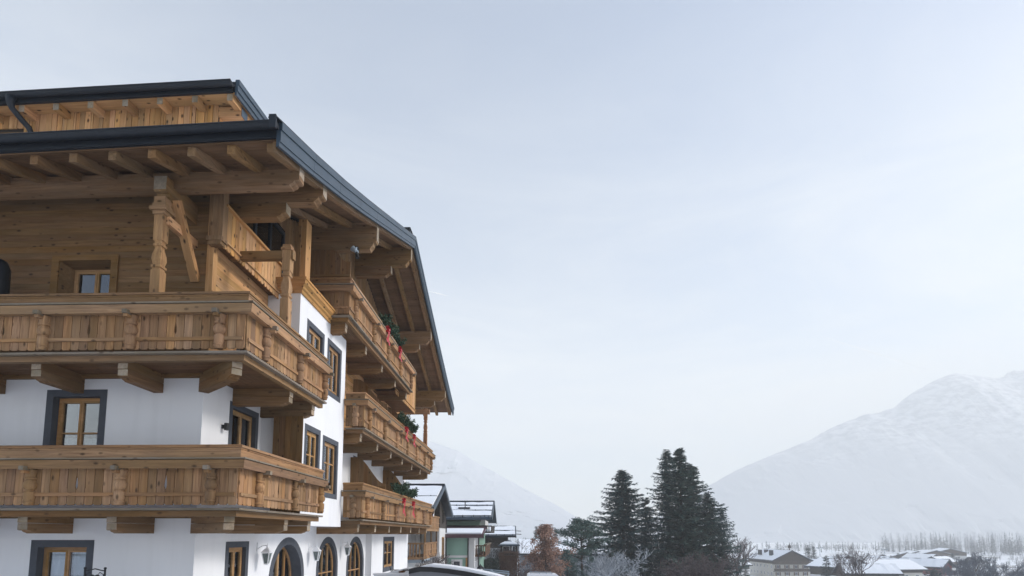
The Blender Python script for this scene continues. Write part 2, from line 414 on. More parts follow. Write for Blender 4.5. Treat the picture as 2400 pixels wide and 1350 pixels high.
def window(P, U, V, N, r, band=.14, depth=.2, cols=2, rows=2, split=.6, curt=None, sill=False, fr=.06, label=None):
    """r = clear opening (u0,u1,v0,v1) on the wall plane; children: surround, bar, pane, curtain, interior"""
    u0, u1, v0, v1 = r
    mb = MB(); n = -depth
    ring(mb, P, U, V, N, r, (u0 + fr, u1 - fr, v0 + fr, v1 - fr), n - .06, n)
    a, b, c, d = u0 + fr, u1 - fr, v0 + fr, v1 - fr
    w = mb.build('window', W_FRAME, HOTEL)
    if label: w['label'] = label
    if band:
        s = MB(); ring(s, P, U, V, N, (u0 - band, u1 + band, v0 - band, v1 + band), r, -depth - .06, .008)
        s.build('surround', SURR, w)
    cw = (b - a) / cols
    for k in range(cols):                                # one sash per column
        s = MB(); sa, sb = a + cw * k, a + cw * (k + 1)
        ring(s, P, U, V, N, (sa + .004, sb - .004, c + .004, d - .004), (sa + .045, sb - .045, c + .05, d - .05), n - .045, n + .012)
        s.build('sash', W_FRAME, w)
        vs_ = [c + .05, c + (d - c) * split, d - .05] if rows == 2 else [c + .05, d - .05]
        for (q0, q1) in zip(vs_, vs_[1:]):
            g_ = MB(); p = [P + U * uu + V * vv + N * nn for uu in (sa + .045, sb - .045) for vv in (q0, q1) for nn in (n - .028, n - .022)]
            g_.add(p, [(0, 1, 3, 2), (4, 6, 7, 5), (0, 4, 5, 1), (2, 3, 7, 6), (0, 2, 6, 4), (1, 5, 7, 3)]); g_.build('pane', GLASS, w)
        if rows == 2:
            s = MB(); q = vs_[1]
            ring(s, P, U, V, N, (sa + .045, sb - .045, q - .017, q + .017), (sa + .045, sa + .045, q, q), n - .035, n + .008)
            p = [P + U * uu + V * vv + N * nn for uu in (sa + .045, sb - .045) for vv in (q - .017, q + .017) for nn in (n - .035, n + .008)]
            s = MB(); s.add(p, [(0, 1, 3, 2), (4, 6, 7, 5), (0, 4, 5, 1), (2, 3, 7, 6), (0, 2, 6, 4), (1, 5, 7, 3)]); s.build('glazing_bar', W_FRAME, w)
    it = MB(); q = lambda u, v, m: P + U * u + V * v + N * m
    e = .12; dd = n - .75
    A = [q(u0 - e, v0 - e, n - .062), q(u1 + e, v0 - e, n - .062), q(u1 + e, v1 + e, n - .062), q(u0 - e, v1 + e, n - .062)]
    B = [q(u0 - e, v0 - e, dd), q(u1 + e, v0 - e, dd), q(u1 + e, v1 + e, dd), q(u0 - e, v1 + e, dd)]
    it.add(A + B, [(4, 5, 6, 7), (0, 1, 5, 4), (1, 2, 6, 5), (2, 3, 7, 6), (3, 0, 4, 7)]); it.build('interior', DARKROOM, w)
    if curt:
        s = MB()
        if curt == 'cafe': curtain(s, P, U, V, N, a, b, c, c + (d - c) * (split - .06), n - .13)
        elif curt == 'net':
            m_ = (a + b) / 2
            curtain(s, P, U, V, N, a, m_ - .01, c, d, n - .13, .03, .3)
            curtain(s, P, U, V, N, b, m_ + .01, c, d, n - .13, .03, .3)
        elif curt == 'sides':
            curtain(s, P, U, V, N, a, a + (b - a) * .3, c, d, n - .13); curtain(s, P, U, V, N, b, b - (b - a) * .3, c, d, n - .13)
        elif curt == 'left': curtain(s, P, U, V, N, a, a + (b - a) * .45, c, d, n - .13)
        s.build('curtain', CURT, w, smooth=True)
    if sill:
        s = MB(); p = [P + U * uu + V * vv + N * nn for uu in (u0 - .02, u1 + .02) for vv in (v0 - .05, v0 - .005) for nn in (-depth, .07)]
        s.add(p, [(0, 1, 3, 2), (4, 6, 7, 5), (0, 4, 5, 1), (2, 3, 7, 6), (0, 2, 6, 4), (1, 5, 7, 3)]); s.build('sill', W_FRAME, w)
    return w
def grow(r, e): return (r[0] - e, r[1] + e, r[2] - e, r[3] + e)
PL = Vector((0, 0, 0))
# --- white front wall (facing the viewer) and gable wall
wl1 = (-3.28, -2.25, 1.35, 2.96); wl2 = (-3.34, -2.29, -1.95, -.26)
more_l = [(-6.6, -5.57, 1.35, 2.96), (-6.6, -5.57, -1.95, -.26), (-9.6, -8.57, 1.35, 2.96), (-9.6, -8.57, -1.95, -.26)]
mb = MB(); holed(mb, PL, X, Z, XL, 0, -6., 3.55, [grow(h, .03) for h in [wl1, wl2] + more_l])
mb.build('front_wall', WHITE, HOTEL)
window(PL, X, Z, -Y, wl1, .15, .16, 2, 2, .52, 'cafe', label='window with grey surround and lace half curtain above the lower balcony')
window(PL, X, Z, -Y, wl2, .15, .16, 2, 1, .5, 'net', label='ground floor window with tied white net curtains')
for h in more_l: window(PL, X, Z, -Y, h, .15, .16, 2, 2, .55, 'cafe')
wr1 = (1.22, 2.35, 1.0, 2.97); wr2 = (1.36, 2.16, -1.5, -.30)
AR = [(4.65, 1.20, .21, 'door'), (7.91, 1.05, .2, 'w'), (11.09, 1.15, .2, 'w')]      # arches: centre y, outer radius, band, kind
ZA = -.07
mb = MB()
zs = {k: ZA - a[1] for k, a in enumerate(AR)}
holes = [grow(wr1, .03), grow(wr2, .03)] + [(c - r, c + r, -6.1, ZA + .001) for c, r, b, k in AR] + [(10.6, 11.6, .5, 2.95), (15.9, 16.9, .5, 2.95)]
holed(mb, PL, Y, Z, 0, YB, -6., 3.55, holes)
for c, r, b, k in AR:
    n = 20; arc = [(c - r * math.cos(PI * i / n), ZA - r + r * math.sin(PI * i / n)) for i in range(n + 1)]
    for (y0, z0), (y1, z1) in zip(arc, arc[1:]):
        mb.add([(0, y0, z0), (0, y1, z1), (0, y1, ZA + .001), (0, y0, ZA + .001)], [(0, 1, 2, 3)])
mb.build('gable_wall', WHITE, HOTEL)
window(PL, Y, Z, X, wr1, .14, .10, 2, 2, .42, None)
window(PL, Y, Z, X, wr2, .14, .09, 2, 1, .5, 'left')
for h in ((10.6, 11.6, .5, 2.95), (15.9, 16.9, .5, 2.95)):
    window(PL, Y, Z, X, h, .18, .12, 1, 1, .5, 'sides')
def arch_part(c, r, b, kind):
    ri = r - b; zc = ZA - r; zb = -3.2; dep = .30 if kind == 'door' else .10; n = 20; N = 0
    fr = .075
    def arcp(rad, base): return [(c - rad, base)] + [(c - rad * math.cos(PI * i / n), zc + rad * math.sin(PI * i / n)) for i in range(n + 1)] + [(c + rad, base)]
    def band(mb, ra, rb, n0, n1, base):
        A, B = arcp(ra, base), arcp(rb, base)
        for i in range(len(A) - 1):
            q = [(n0, *A[i]), (n0, *A[i + 1]), (n0, *B[i + 1]), (n0, *B[i]), (n1, *A[i]), (n1, *A[i + 1]), (n1, *B[i + 1]), (n1, *B[i])]
            mb.add(q, [(0, 1, 2, 3), (7, 6, 5, 4), (0, 4, 5, 1), (3, 2, 6, 7)])
    f = MB(); band(f, ri, ri - fr, -dep - .06, -dep, zb)
    w = f.build('arched_door' if kind == 'door' else 'arched_window', W_FRAME, HOTEL)
    s = MB(); band(s, r, ri, -dep - .06, .008, zb); s.build('surround', SURR, w)
    rg = ri - fr
    # leaves
    xs_ = [-rg, -rg * .16, rg * .16, rg] if kind == 'door' else [-rg, -rg / 3, rg / 3, rg]
    def ztop(u): return zc + math.sqrt(max(.0, rg * rg - u * u))
    zbar = zc - .18
    cols = xs_ if kind == 'w' else [-rg, -rg * .42, 0, rg * .5, rg]
    for i, u in enumerate(cols[1:-1]):
        wd = .11 if (kind == 'door' and i == 1) else .038
        bar('glazing_bar', (-dep - .02, c + u, zb), (-dep - .02, c + u, ztop(u) - .01), wd, .06, W_FRAME, w, (1, 0, 0))
    bar('glazing_bar', (-dep - .02, c - rg, zbar), (-dep - .02, c + rg, zbar), .06, .038, W_FRAME, w)
    if kind == 'w': bar('window_sill', (-dep + .04, c - rg, -1.95), (-dep + .04, c + rg, -1.95), .16, .16, W_FRAME, w)
    for (a, b2) in zip(cols, cols[1:]):
        m = 6; up = [(a + (b2 - a) * i / m) for i in range(m + 1)]
        g_ = MB(); g_.prism([(a, zbar), (b2, zbar)] + [(u, ztop(u)) for u in reversed(up)], 0, .006, 0, basis(Y, -X, Z, (-dep - .03, c, 0))); g_.build('pane', GLASS, w)
        g_ = MB(); g_.prism([(a, zb), (b2, zb), (b2, zbar), (a, zbar)], 0, .006, 0, basis(Y, -X, Z, (-dep - .03, c, 0))); g_.build('pane', GLASS, w)
    it = MB(); e = .2
    it.box(-dep - 1.6, -dep - .07, c - r - e, c + r + e, zb - .1, ZA + e); it.f = [f for i, f in enumerate(it.f) if i != 1]; it.m = it.m[1:]
    it.build('interior', DARKROOM, w)
    if kind == 'w':
        s = MB(); curtain(s, Vector((0, 0, 0)), Y, Z, X, c + rg * .35, c + rg * .8, -1.9, zc + rg * .6, -dep - .15); s.build('curtain', CURT, w, smooth=True)
    else:
        s = MB()
        for k in range(7): s.box(-.22 + .03 * (k % 2), -.12 + .03 * (k % 3), c + ri - .03, c + ri - .004, zc - .16 - .13 * k, zc - .08 - .13 * k)
        s.build('wall_ornament', BLACK, w)
for a in AR: arch_part(*a)
# projecting ground floor block at the far end
bw = (14.62, 16.35, -1.52, -.30)
mb = MB(); holed(mb, Vector((.25, 0, 0)), Y, Z, 12.5, 19.75, -6., .07, [grow(bw, .03)])
mb.add([(0, 12.5, -6), (.25, 12.5, -6), (.25, 12.5, .07), (0, 12.5, .07)], [(0, 1, 2, 3)])
mb.add([(0, 19.75, -6), (.25, 19.75, -6), (.25, 19.75, .07), (0, 19.75, .07)], [(3, 2, 1, 0)])
mb.add([(0, 12.5, .07), (.25, 12.5, .07), (.25, 19.75, .07), (0, 19.75, .07)], [(0, 1, 2, 3)])
mb.build('ground_floor_block', WHITE, HOTEL)
window(Vector((.25, 0, 0)), Y, Z, X, bw, .2, .06, 2, 2, .55, 'left')
# hidden sides of the building body
mb = MB()
mb.add([(XL, 0, -6), (XL, YB, -6), (XL, YB, T(YB) - .4), (XL, 10, T(10) - .4), (XL, 0, T(0) - .4)], [(4, 3, 2, 1, 0)])
mb.add([(XL, YB, -6), (0, YB, -6), (0, YB, T(YB) - .4), (XL, YB, T(YB) - .4)], [(3, 2, 1, 0)])
mb.build('rear_wall', WHITE, HOTEL)

# --- bay (erker)
ex, ey0, ey1, ez0, ez1 = .9, 2.66, 6.45, .25, 6.42
ws_e = [(3.31, 4.33, 4.35, 5.76), (4.9, 5.88, 4.35, 5.78), (3.42, 4.28, 1.25, 2.86), (4.78, 5.84, 1.25, 2.78)]
mb = MB(); holed(mb, Vector((ex, 0, 0)), Y, Z, ey0, ey1, ez0, ez1, [grow(h, .03) for h in ws_e])
for y in (ey0, ey1): mb.add([(-.2, y, ez0), (ex, y, ez0), (ex, y, ez1), (-.2, y, ez1)], [(0, 1, 2, 3)])
mb.add([(-.2, ey0, ez0), (ex, ey0, ez0), (ex, ey1, ez0), (-.2, ey1, ez0)], [(3, 2, 1, 0)])
mb.add([(-.2, ey0, ez1), (ex, ey0, ez1), (ex, ey1, ez1), (-.2, ey1, ez1)], [(0, 1, 2, 3)])
mb.build('bay', WHITE, HOTEL)
for i, h in enumerate(ws_e): window(Vector((ex, 0, 0)), Y, Z, X, h, .15, .07, 2, 1 if i < 2 else 2, .6, 'cafe' if i > 1 else 'sides')
cor = empty('bay_cornice', parent=HOTEL)
cpoly = [(0, 6.40), (.05, 6.40), (.06, 6.47), (.10, 6.50), (.11, 6.56), (.18, 6.62), (.19, 6.70), (.22, 6.71), (.22, 6.76), (0, 6.76)]
def mould(name, poly, A, D, N, L, e0, e1, mat, par):            # moulding swept from A along D, offset d along N, mitred ends
    mb = MB(); n = len(poly); p = []
    for (d, z) in poly: p.append(Vector(A) + D * (-d * e0) + N * d + Z * z)
    for (d, z) in poly: p.append(Vector(A) + D * (L + d * e1) + N * d + Z * z)
    ctr = Vector(A) + D * (L / 2)
    M = basis(D, Z.cross(D), Z, ctr); Mi = M.inverted()
    p = [Mi @ q for q in p]
    mb.add(p, [tuple(range(n)), tuple(range(2 * n - 1, n - 1, -1))] + [(i, i + n, (i + 1) % n + n, (i + 1) % n) for i in range(n)])
    return mb.build(name, mat, par, M)
mould('moulding', cpoly, (.12, ey0, 0), X, -Y, ex - .12, 0, 1, W_GOLD, cor)
mould('moulding', cpoly, (ex, ey0, 0), Y, X, 2.15, 1, 0, W_GOLD, cor)
mb = MB(); mb.box(.3, ex, ey0 + .03, ey1 - .02, 6.425, 6.75); mb.build('cornice_cap', W_BEAM, cor)

# --- timber cladding of the upper floors
def hplank(par, mat, P, U, N, u0, u1, z0, h, t=.035, gap=.004):
    M = basis(U, N, U.cross(N), P + U * ((u0 + u1) / 2) + Z * (z0 + h / 2) + N * (t / 2))
    if (U.cross(N)).z < 0: M = basis(U, -N, -(U.cross(N)), P + U * ((u0 + u1) / 2) + Z * (z0 + h / 2) + N * (t / 2))
    L = u1 - u0; k = ('hp', round(L, 2), round(h, 3), mat.name)
    if k not in CACHE:
        mb = MB(); b = .012
        poly = [(-t / 2, -h / 2 + gap), (t / 2 - b, -h / 2 + gap), (t / 2, -h / 2 + gap + b), (t / 2, h / 2 - b), (t / 2 - b, h / 2), (-t / 2, h / 2)]
        pp = [Vector((-L / 2, a, c)) for a, c in poly] + [Vector((L / 2, a, c)) for a, c in poly]; n = 6
        mb.add(pp, [tuple(range(n - 1, -1, -1)), tuple(range(n, 2 * n))] + [(i, (i + 1) % n, (i + 1) % n + n, i + n) for i in range(n)])
        CACHE[k] = mb.mesh('plank', mat)
    # flat side to the wall whichever way the normal runs
    o = put('plank', CACHE[k], par, M); return o
LOGS = empty('log_wall', parent=HOTEL)
w3 = (-3.38, -2.16, 4.75, 6.0)
mb = MB(); holed(mb, Vector((0, .01, 0)), X, Z, XL, 0, 3.5, 7.9, [w3]); mb.build('backing', W_SOFF, LOGS)
z = 3.5; ph = .142
while z < 7.75:
    if z + ph > w3[2] and z < w3[3] + .02:
        hplank(LOGS, W_LOG, PL, X, -Y, w3[1] + .02, -.02, z, ph); hplank(LOGS, W_LOG, PL, X, -Y, XL, w3[0] - .02, z, ph)
    else:
        hplank(LOGS, W_LOG, PL, X, -Y, XL, -.02, z, ph)
    z += ph
w = window(Vector((0, -.0, 0)), X, Z, -Y, (-3.24, -2.19, 4.7, 5.93), 0, .24, 2, 1, .5, None, fr=.05)
s = MB(); ring(s, PL, X, Z, -Y, (-3.52, -2.03, 4.7, 6.12), (-3.36, -2.19, 4.7, 6.0), -.02, .075); s.build('casing', W_LOG, w)
s = MB()
s.add([(-3.36, -.04, 4.7), (-3.36, -.04, 6.0), (-3.24, .24, 5.93), (-3.24, .24, 4.7)], [(0, 1, 2, 3)])
s.add([(-3.36, -.04, 6.0), (-2.18, -.04, 6.0), (-2.18, .24, 5.93), (-3.24, .24, 5.93)], [(0, 1, 2, 3)])
s.add([(-2.18, -.04, 4.7), (-2.18, -.04, 6.0), (-2.18, .24, 5.93), (-2.18, .24, 4.7)], [(3, 2, 1, 0)])
s.build('reveal', W_LOG, w)
# gable side, upper living floor: horizontal boards from corner to bay
SIDE = empty('side_cladding', parent=HOTEL)
dr = (1.15, 1.98, 3.5, 5.62)
mb = MB(); holed(mb, Vector((-.01, 0, 0)), Y, Z, 0, YB, 3.5, 6.6, [dr]); mb.build('backing', W_SOFF, SIDE)
z = 3.5
while z < 6.5:
    if z < dr[3]:
        hplank(SIDE, W_GOLD, PL, Y, X, .1, dr[0] - .09, z, ph); hplank(SIDE, W_GOLD, PL, Y, X, dr[1] + .09, 2.64, z, ph)
    else: hplank(SIDE, W_GOLD, PL, Y, X, .1, 2.64, z, ph)
    hplank(SIDE, W_GOLD, PL, Y, X, 6.47, YB, z, ph)
    z += ph
bar('corner_board', (.02, -.0, 3.5), (.02, -.0, 7.6), .16, .15, W_GOLD, SIDE, (1, 0, 0))
dw = window(PL, Y, Z, X, dr, 0, .1, 1, 1, .5, 'sides')
s = MB(); ring(s, PL, Y, Z, X, (dr[0] - .09, dr[1] + .09, dr[2], dr[3] + .1), (dr[0] - .005, dr[1] + .005, dr[2], dr[3] + .005), 0, .055); s.build('casing', W_GOLD, dw)
# upper gable boarding (vertical)
GB = empty('gable_boarding', parent=HOTEL)
def vplank(par, mat, P, U, N, u, w_, z0, z1, t=.026, kind='plain', notch=0.):
    """vertical board; local X runs up the board"""
    h = z1 - z0; a = w_ / 2 - (.0045 if w_ > .1 else .006)
    poly = []
    if notch:
        r = notch
        if kind == 'scallop': poly = [(-h / 2 + .05, -a), (-h / 2 + .012, -a * .72), (-h / 2, 0), (-h / 2 + .012, a * .72), (-h / 2 + .05, a)]
        else: poly = [(-h / 2 + r, -a), (-h / 2 + r * .8, -a + r * .7), (-h / 2, -a + r), (-h / 2, a - r), (-h / 2 + r * .8, a - r * .7), (-h / 2 + r, a)]
    else: poly = [(-h / 2, -a), (-h / 2, a)]
    up = []
    if 'R' in kind: up = [(.0 - h * .18, a), (-h * .10, a - .026), (-.02, a - .022), (h * .12, a - .004), (h * .2, a), (h * .26, a), (h * .28, a - .012), (h * .30, a)]
    if 'r' in kind: up = [(-h * .15, a), (-h * .13, a - .011), (-h * .11, a - .003), (h * .24, a - .003), (h * .26, a - .012), (h * .28, a)]
    dn = []
    if 'L' in kind: dn = [(h * .30, -a), (h * .28, -a + .012), (h * .26, -a), (h * .2, -a), (h * .12, -a + .004), (-.02, -a + .022), (-h * .10, -a + .026), (-h * .18, -a)]
    if 'l' in kind and kind != 'plain' and kind != 'scallop': dn = [(h * .28, -a), (h * .26, -a + .012), (h * .24, -a + .003), (-h * .11, -a + .003), (-h * .13, -a + .011), (-h * .15, -a)]
    if kind in ('plain', 'scallop'): up = dn = []
    poly += up + [(h / 2, a), (h / 2, -a)] + dn
    M = basis(Z, -N, U, P + U * u + Z * ((z0 + z1) / 2) + N * (t / 2))
    if abs(M.determinant() + 1) < 1e-3: M = basis(Z, N, U, P + U * u + Z * ((z0 + z1) / 2) + N * (t / 2))
    return pris('plank', poly, t, mat, par, M)
mb = MB()
mb.add([(-.01, 0, 6.5), (-.01, YB, 6.5), (-.01, YB, T(YB) - .36), (-.01, 16.7, T(16.7) - .36), (-.01, 10, T(10) - .36), (-.01, 1.5, T(1.5) - .36), (-.01, 0, T(0) - .36)], [tuple(range(7))])
mb.build('backing', DARKROOM, GB)
y = 2.9
while y < YB:
    vplank(GB, W_BEAM, PL, Y, X, y, .19, 6.5, T(y) - .42); y += .19
# attic parapet next to the corner: vertical boards, scalloped foot
AT = empty('attic_parapet', parent=HOTEL); ax_ = .28
n = 18; pw = 2.86 / n
for i in range(n):
    u = -.1 + pw * (i + .5)
    vplank(AT, W_GOLD, Vector((ax_, 0, 0)), Y, X, u, pw, 6.24, 7.17, .028, 'scallop', .05)
bar('batten', (ax_ + .045, -.12, 6.40), (ax_ + .045, 2.78, 6.40), .045, .04, W_GOLD, AT)
bar('cap_rail', (ax_ + .03, -.1, 7.20), (ax_ + .03, 2.78, 7.20), .13, .05, W_GOLD, AT)
bar('post', (ax_ - .09, -.12, 6.42), (ax_ - .09, -.12, 7.8), .2, .30, W_BEAM, AT, (1, 0, 0))
bar('post_foot', (ax_ - .1, -.13, 6.33), (ax_ - .1, -.13, 6.43), .24, .34, W_BEAM, AT, (1, 0, 0))
bar('post_foot', (ax_ - .1, -.13, 6.25), (ax_ - .1, -.13, 6.33), .2, .28, W_BEAM, AT, (1, 0, 0))
mb = MB(); mb.box(.0, ax_ - .005, .0, 2.75, 6.35, 6.38); mb.build('parapet_floor', W_SOFF, AT)
aw = window(Vector((.12, 0, 0)), Y, Z, X, (.8, 3.3, 6.95, 8.45), 0, .0, 3, 1, .5, None, label='dark attic window behind the scalloped parapet')
for ch in aw.children:
    if ch.name.startswith('sash'): ch.data.materials[0] = METAL
aw.data.materials[0] = METAL
bar('jamb', (.16, .72, 7.0), (.16, .72, 8.3), .12, .2, W_GOLD, AT, (1, 0, 0))
for i in (2,): vplank(AT, W_BEAM, Vector((0, 2.78, 0)), X, -Y, .38 + .17 * i, .17, 6.74, 8.35)
bar('post', (.83, 2.95, 6.76), (.83, 2.95, 8.55), .34, .22, W_GOLD, AT, (1, 0, 0))
# far attic parapet, mirrored near the far eave
AT2 = empty('attic_parapet', parent=HOTEL); n = 24; pw = 4.4 / n
for i in range(n): vplank(AT2, W_GOLD, Vector((1.0, 0, 0)), Y, X, 12.9 + pw * (i + .5), pw, 6.27, min(8.6, 7.5 + .12 * i), .028, 'scallop', .05)
bar('batten', (1.045, 12.9, 6.45), (1.045, 17.3, 6.45), .045, .04, W_GOLD, AT2)
mb = MB(); mb.box(.0, .99, 12.95, 17.25, 6.36, 6.40); mb.build('parapet_floor', W_SOFF, AT2)
mb = MB(); mb.box(.0, .99, 17.22, 17.26, 6.4, 8.6); mb.build('end_board', W_GOLD, AT2)

# --- main roof
ROOF = empty('main_roof', parent=HOTEL)
XR = 2.35
ys_r = [p[0] for p in RP]
def roofpoly(a, b, y0=None, y1=None):
    ya = RP[0][0] if y0 is None else y0; yb = RP[-1][0] if y1 is None else y1
    yy = [ya] + [q for q in ys_r if ya + .01 < q < yb - .01] + [yb]
    return [(q, T(q) - a) for q in yy] + [(q, T(q) - b) for q in reversed(yy)]
MX = basis(Y, -X, Z, (0, 0, 0))           # local X -> hotel y, local Y -> hotel -x
mb = MB(); pl = roofpoly(0, .255); n = len(pl)
p = [Vector((XR - .02, y, z)) for y, z in pl] + [Vector((XL - 1.2, y, z + (tz(XL) if (y < 0) else 0))) for y, z in pl]
mb.add(p, [tuple(range(n)), tuple(range(2 * n - 1, n - 1, -1))] + [(i, i + n, (i + 1) % n + n, (i + 1) % n) for i in range(n)])
mb.build('roof_cover', METAL, ROOF)
for (ya, yb) in ((-1.9, 9.6), (10.4, 21.9)):
    pl = [(q, T(q) + .004) for q in [ya] + [r for r in ys_r if ya < r < yb] + [yb]]; pl = pl + [(q, z + .13) for q, z in reversed(pl)]; n = len(pl)
    mb = MB(); p = [Vector((XR - .35, y, z)) for y, z in pl] + [Vector((XL - 1.1, y, z + (tz(XL) if y < 0 else 0))) for y, z in pl]
    mb.add(p, [tuple(range(n)), tuple(range(2 * n - 1, n - 1, -1))] + [(i, i + n, (i + 1) % n + n, (i + 1) % n) for i in range(n)]); mb.build('roof_snow', SNOW, ROOF)
# rafters
x = 2.16; k = 0
while x > XL - 1:
    full = x > 0
    pl = roofpoly(.29, .47, -1.93, 22.0) if full else roofpoly(.29, .47, -1.93, .12)
    M = MX.copy(); M.translation = (x, 0, tz(x))
    pris('rafter', pl, .15, W_BEAM, ROOF, M)
    x -= .755; k += 1
# soffit boards, too thin to tell apart singly
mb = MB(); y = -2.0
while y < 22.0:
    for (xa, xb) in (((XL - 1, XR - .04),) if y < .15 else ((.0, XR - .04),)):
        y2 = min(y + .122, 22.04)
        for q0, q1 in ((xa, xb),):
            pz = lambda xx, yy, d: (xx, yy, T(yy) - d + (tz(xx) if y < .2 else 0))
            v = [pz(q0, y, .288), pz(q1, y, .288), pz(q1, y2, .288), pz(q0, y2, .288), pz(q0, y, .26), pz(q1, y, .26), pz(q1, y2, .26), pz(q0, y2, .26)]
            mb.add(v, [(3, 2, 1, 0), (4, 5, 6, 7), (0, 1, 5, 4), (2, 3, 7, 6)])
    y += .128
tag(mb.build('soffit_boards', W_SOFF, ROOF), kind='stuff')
# rake fascia: three stepped rows of sheet metal panels
segs = []; y = -2.1
while y < 22.1:
    y2 = min(y + 1.62, 22.12)
    if y < 10 < y2 - .1: y2 = 10.
    segs.append((y, y2)); y = y2
for (ya, yb) in segs:
    for (a, b, xo, mt) in ((-.03, .12, .075, METAL2), (.11, .35, .05, METAL2), (.35, .44, .03, METAL2)):
        M = MX.copy(); M.translation = (XR - .02 + xo / 2 + .02, 0, 0)
        pris('fascia_panel', roofpoly(a, b, ya + .004, yb - .004), xo + .03, mt, ROOF, M)
M = MX.copy(); M.translation = (XR + .0, 0, 0); pris('rake_coping', roofpoly(-.055, -.03, -2.30, 22.2), .17, METAL, ROOF, M)
M = MX.copy(); M.translation = (XR - .0, 0, 0); pris('rake_end', [(-2.32, 7.3), (-2.28, 7.3), (-2.28, 7.56), (-2.32, 7.56)], .13, METAL, ROOF, M)
M = MX.copy(); M.translation = (XR - .1, 0, 0); pris('rake_board', roofpoly(.262, .50, -1.98, 22.0), .05, W_BEAM, ROOF, M)
# gutter at the eave
def gutter(par, y, z, x0, x1, r, tilt):
    mb = MB(); sg = 12; prof = [(math.cos(PI + PI * k / sg) * r, math.sin(PI + PI * k / sg) * r) for k in range(sg + 1)]
    prof = prof + [(a * .93, b * .93) for a, b in reversed(prof)]
    n = len(prof); L = x1 - x0
    q = [Vector((x0, y + a, z + b + tilt(x0))) for a, b in prof] + [Vector((x1, y + a, z + b + tilt(x1))) for a, b in prof]
    mb.add(q, [(i, i + n, (i + 1) % n + n, (i + 1) % n) for i in range(n)])
    cap = [Vector((x1, y + math.cos(PI + PI * k / sg) * r * 1.02, z + math.sin(PI + PI * k / sg) * r * 1.02 + tilt(x1))) for k in range(sg + 1)]
    mb.add(cap, [tuple(range(sg + 1))])
    mb.tube([(x0, y - r, z + tilt(x0)), (x1, y - r, z + tilt(x1))], .014, 6)
    o = mb.build('gutter', METAL, par)
    x = x1 - .28
    while x > x0:
        m2 = MB(); pr = [(math.cos(PI + PI * k / sg) * r * 1.045, math.sin(PI + PI * k / sg) * r * 1.045) for k in range(sg + 1)]
        pr = pr + [(a * .97, b * .97) for a, b in reversed(pr)]; n = len(pr)
        q = [Vector((-.02, a, b)) for a, b in pr] + [Vector((.02, a, b)) for a, b in pr]
        m2.add(q, [tuple(range(n)), tuple(range(2 * n - 1, n - 1, -1))] + [(i, i + n, (i + 1) % n + n, (i + 1) % n) for i in range(n)])
        k2 = ('gb', r)
        if k2 not in CACHE: CACHE[k2] = m2.mesh('gutter_bracket', METAL)
        put('gutter_bracket', CACHE[k2], par, Matrix.Translation((x, y, z + tilt(x)))); x -= .76
    return o
gutter(ROOF, -2.15, 7.50, XL - 1, XR + .03, .098, tz)
mb = MB(); q = []
for xx in (XL - 1, XR - .03):
    q += [(xx, -2.06, 7.54 + tz(xx)), (xx, -2.06, 7.33 + tz(xx)), (xx, -1.96, 7.30 + tz(xx)), (xx, -1.96, 7.54 + tz(xx))]
mb.add(q, [(0, 1, 2, 3), (7, 6, 5, 4), (0, 4, 5, 1), (1, 5, 6, 2), (2, 6, 7, 3), (3, 7, 4, 0)]); mb.build('eave_board', METAL, ROOF)
gutter(ROOF, 22.2, 7.62, .0, XR, .135, lambda x: 0)
# purlins: shaped double timbers
def endpoly(L, h, step=True):
    return [(0, h), (L, h), (L, h * .36), (L - .03, h * .30), (L - .10, h * .28), (L - .12, h * .16), (L - .19, h * .06), (L - .21, 0), (0, 0)]
def timber(par, name, P, D, L, w_, h, mat, shaped=True):
    D = Vector(D); S = Z.cross(D)
    poly = endpoly(L, h) if shaped else [(0, h), (L, h), (L, 0), (0, 0)]
    poly = [(a - L / 2, b - h / 2) for a, b in poly]
    M = basis(D, S, Z, Vector(P) + D * (L / 2) + Z * (h / 2))
    o = pris(name, poly, w_, mat, par, M)
    e = bar('end_face', Vector(P) + D * (L + .001) + Z * (h * .36 + h * .32), Vector(P) + D * (L + .006) + Z * (h * .36 + h * .32), w_ - .006, h * .63, W_END, par) if shaped else None
    return o
def purlin(y, zt, xe, hu, hl, back, x0=-.3):
    timber(ROOF, 'purlin', (x0, y, zt - hu), X, xe - x0, .24, hu, W_BEAM)
    if hl: timber(ROOF, 'purlin', (x0, y, zt - hu - hl - .006), X, xe - back - x0, .24, hl, W_BEAM)
timb = lambda y: T(y) - .40
mbp = [(-.75 + 0, 2.2)]
# eave purlin on the balcony posts (falls with the eave)
L = 2.27 - (XL - 1)
o = timber(ROOF, 'eave_purlin', (XL - 1, -.78, 7.22), X, L, .24, .34, W_BEAM)
S = Matrix.Identity(4); S[2][0] = .026; S.translation = (0, 0, -.026 * 2.2); o.matrix_basis = S @ o.matrix_basis
purlin(.52, timb(.40) + .09, 2.27, .48, .34, .84)
purlin(5.0, timb(4.85), 2.27, .80, 0, .3)
purlin(9.95, timb(9.95) - .06, 2.27, .75, .42, .8)
purlin(14.7, timb(14.85), 2.27, .62, .36, .55)
purlin(19.5, timb(19.65), 2.27, .58, .34, .6)
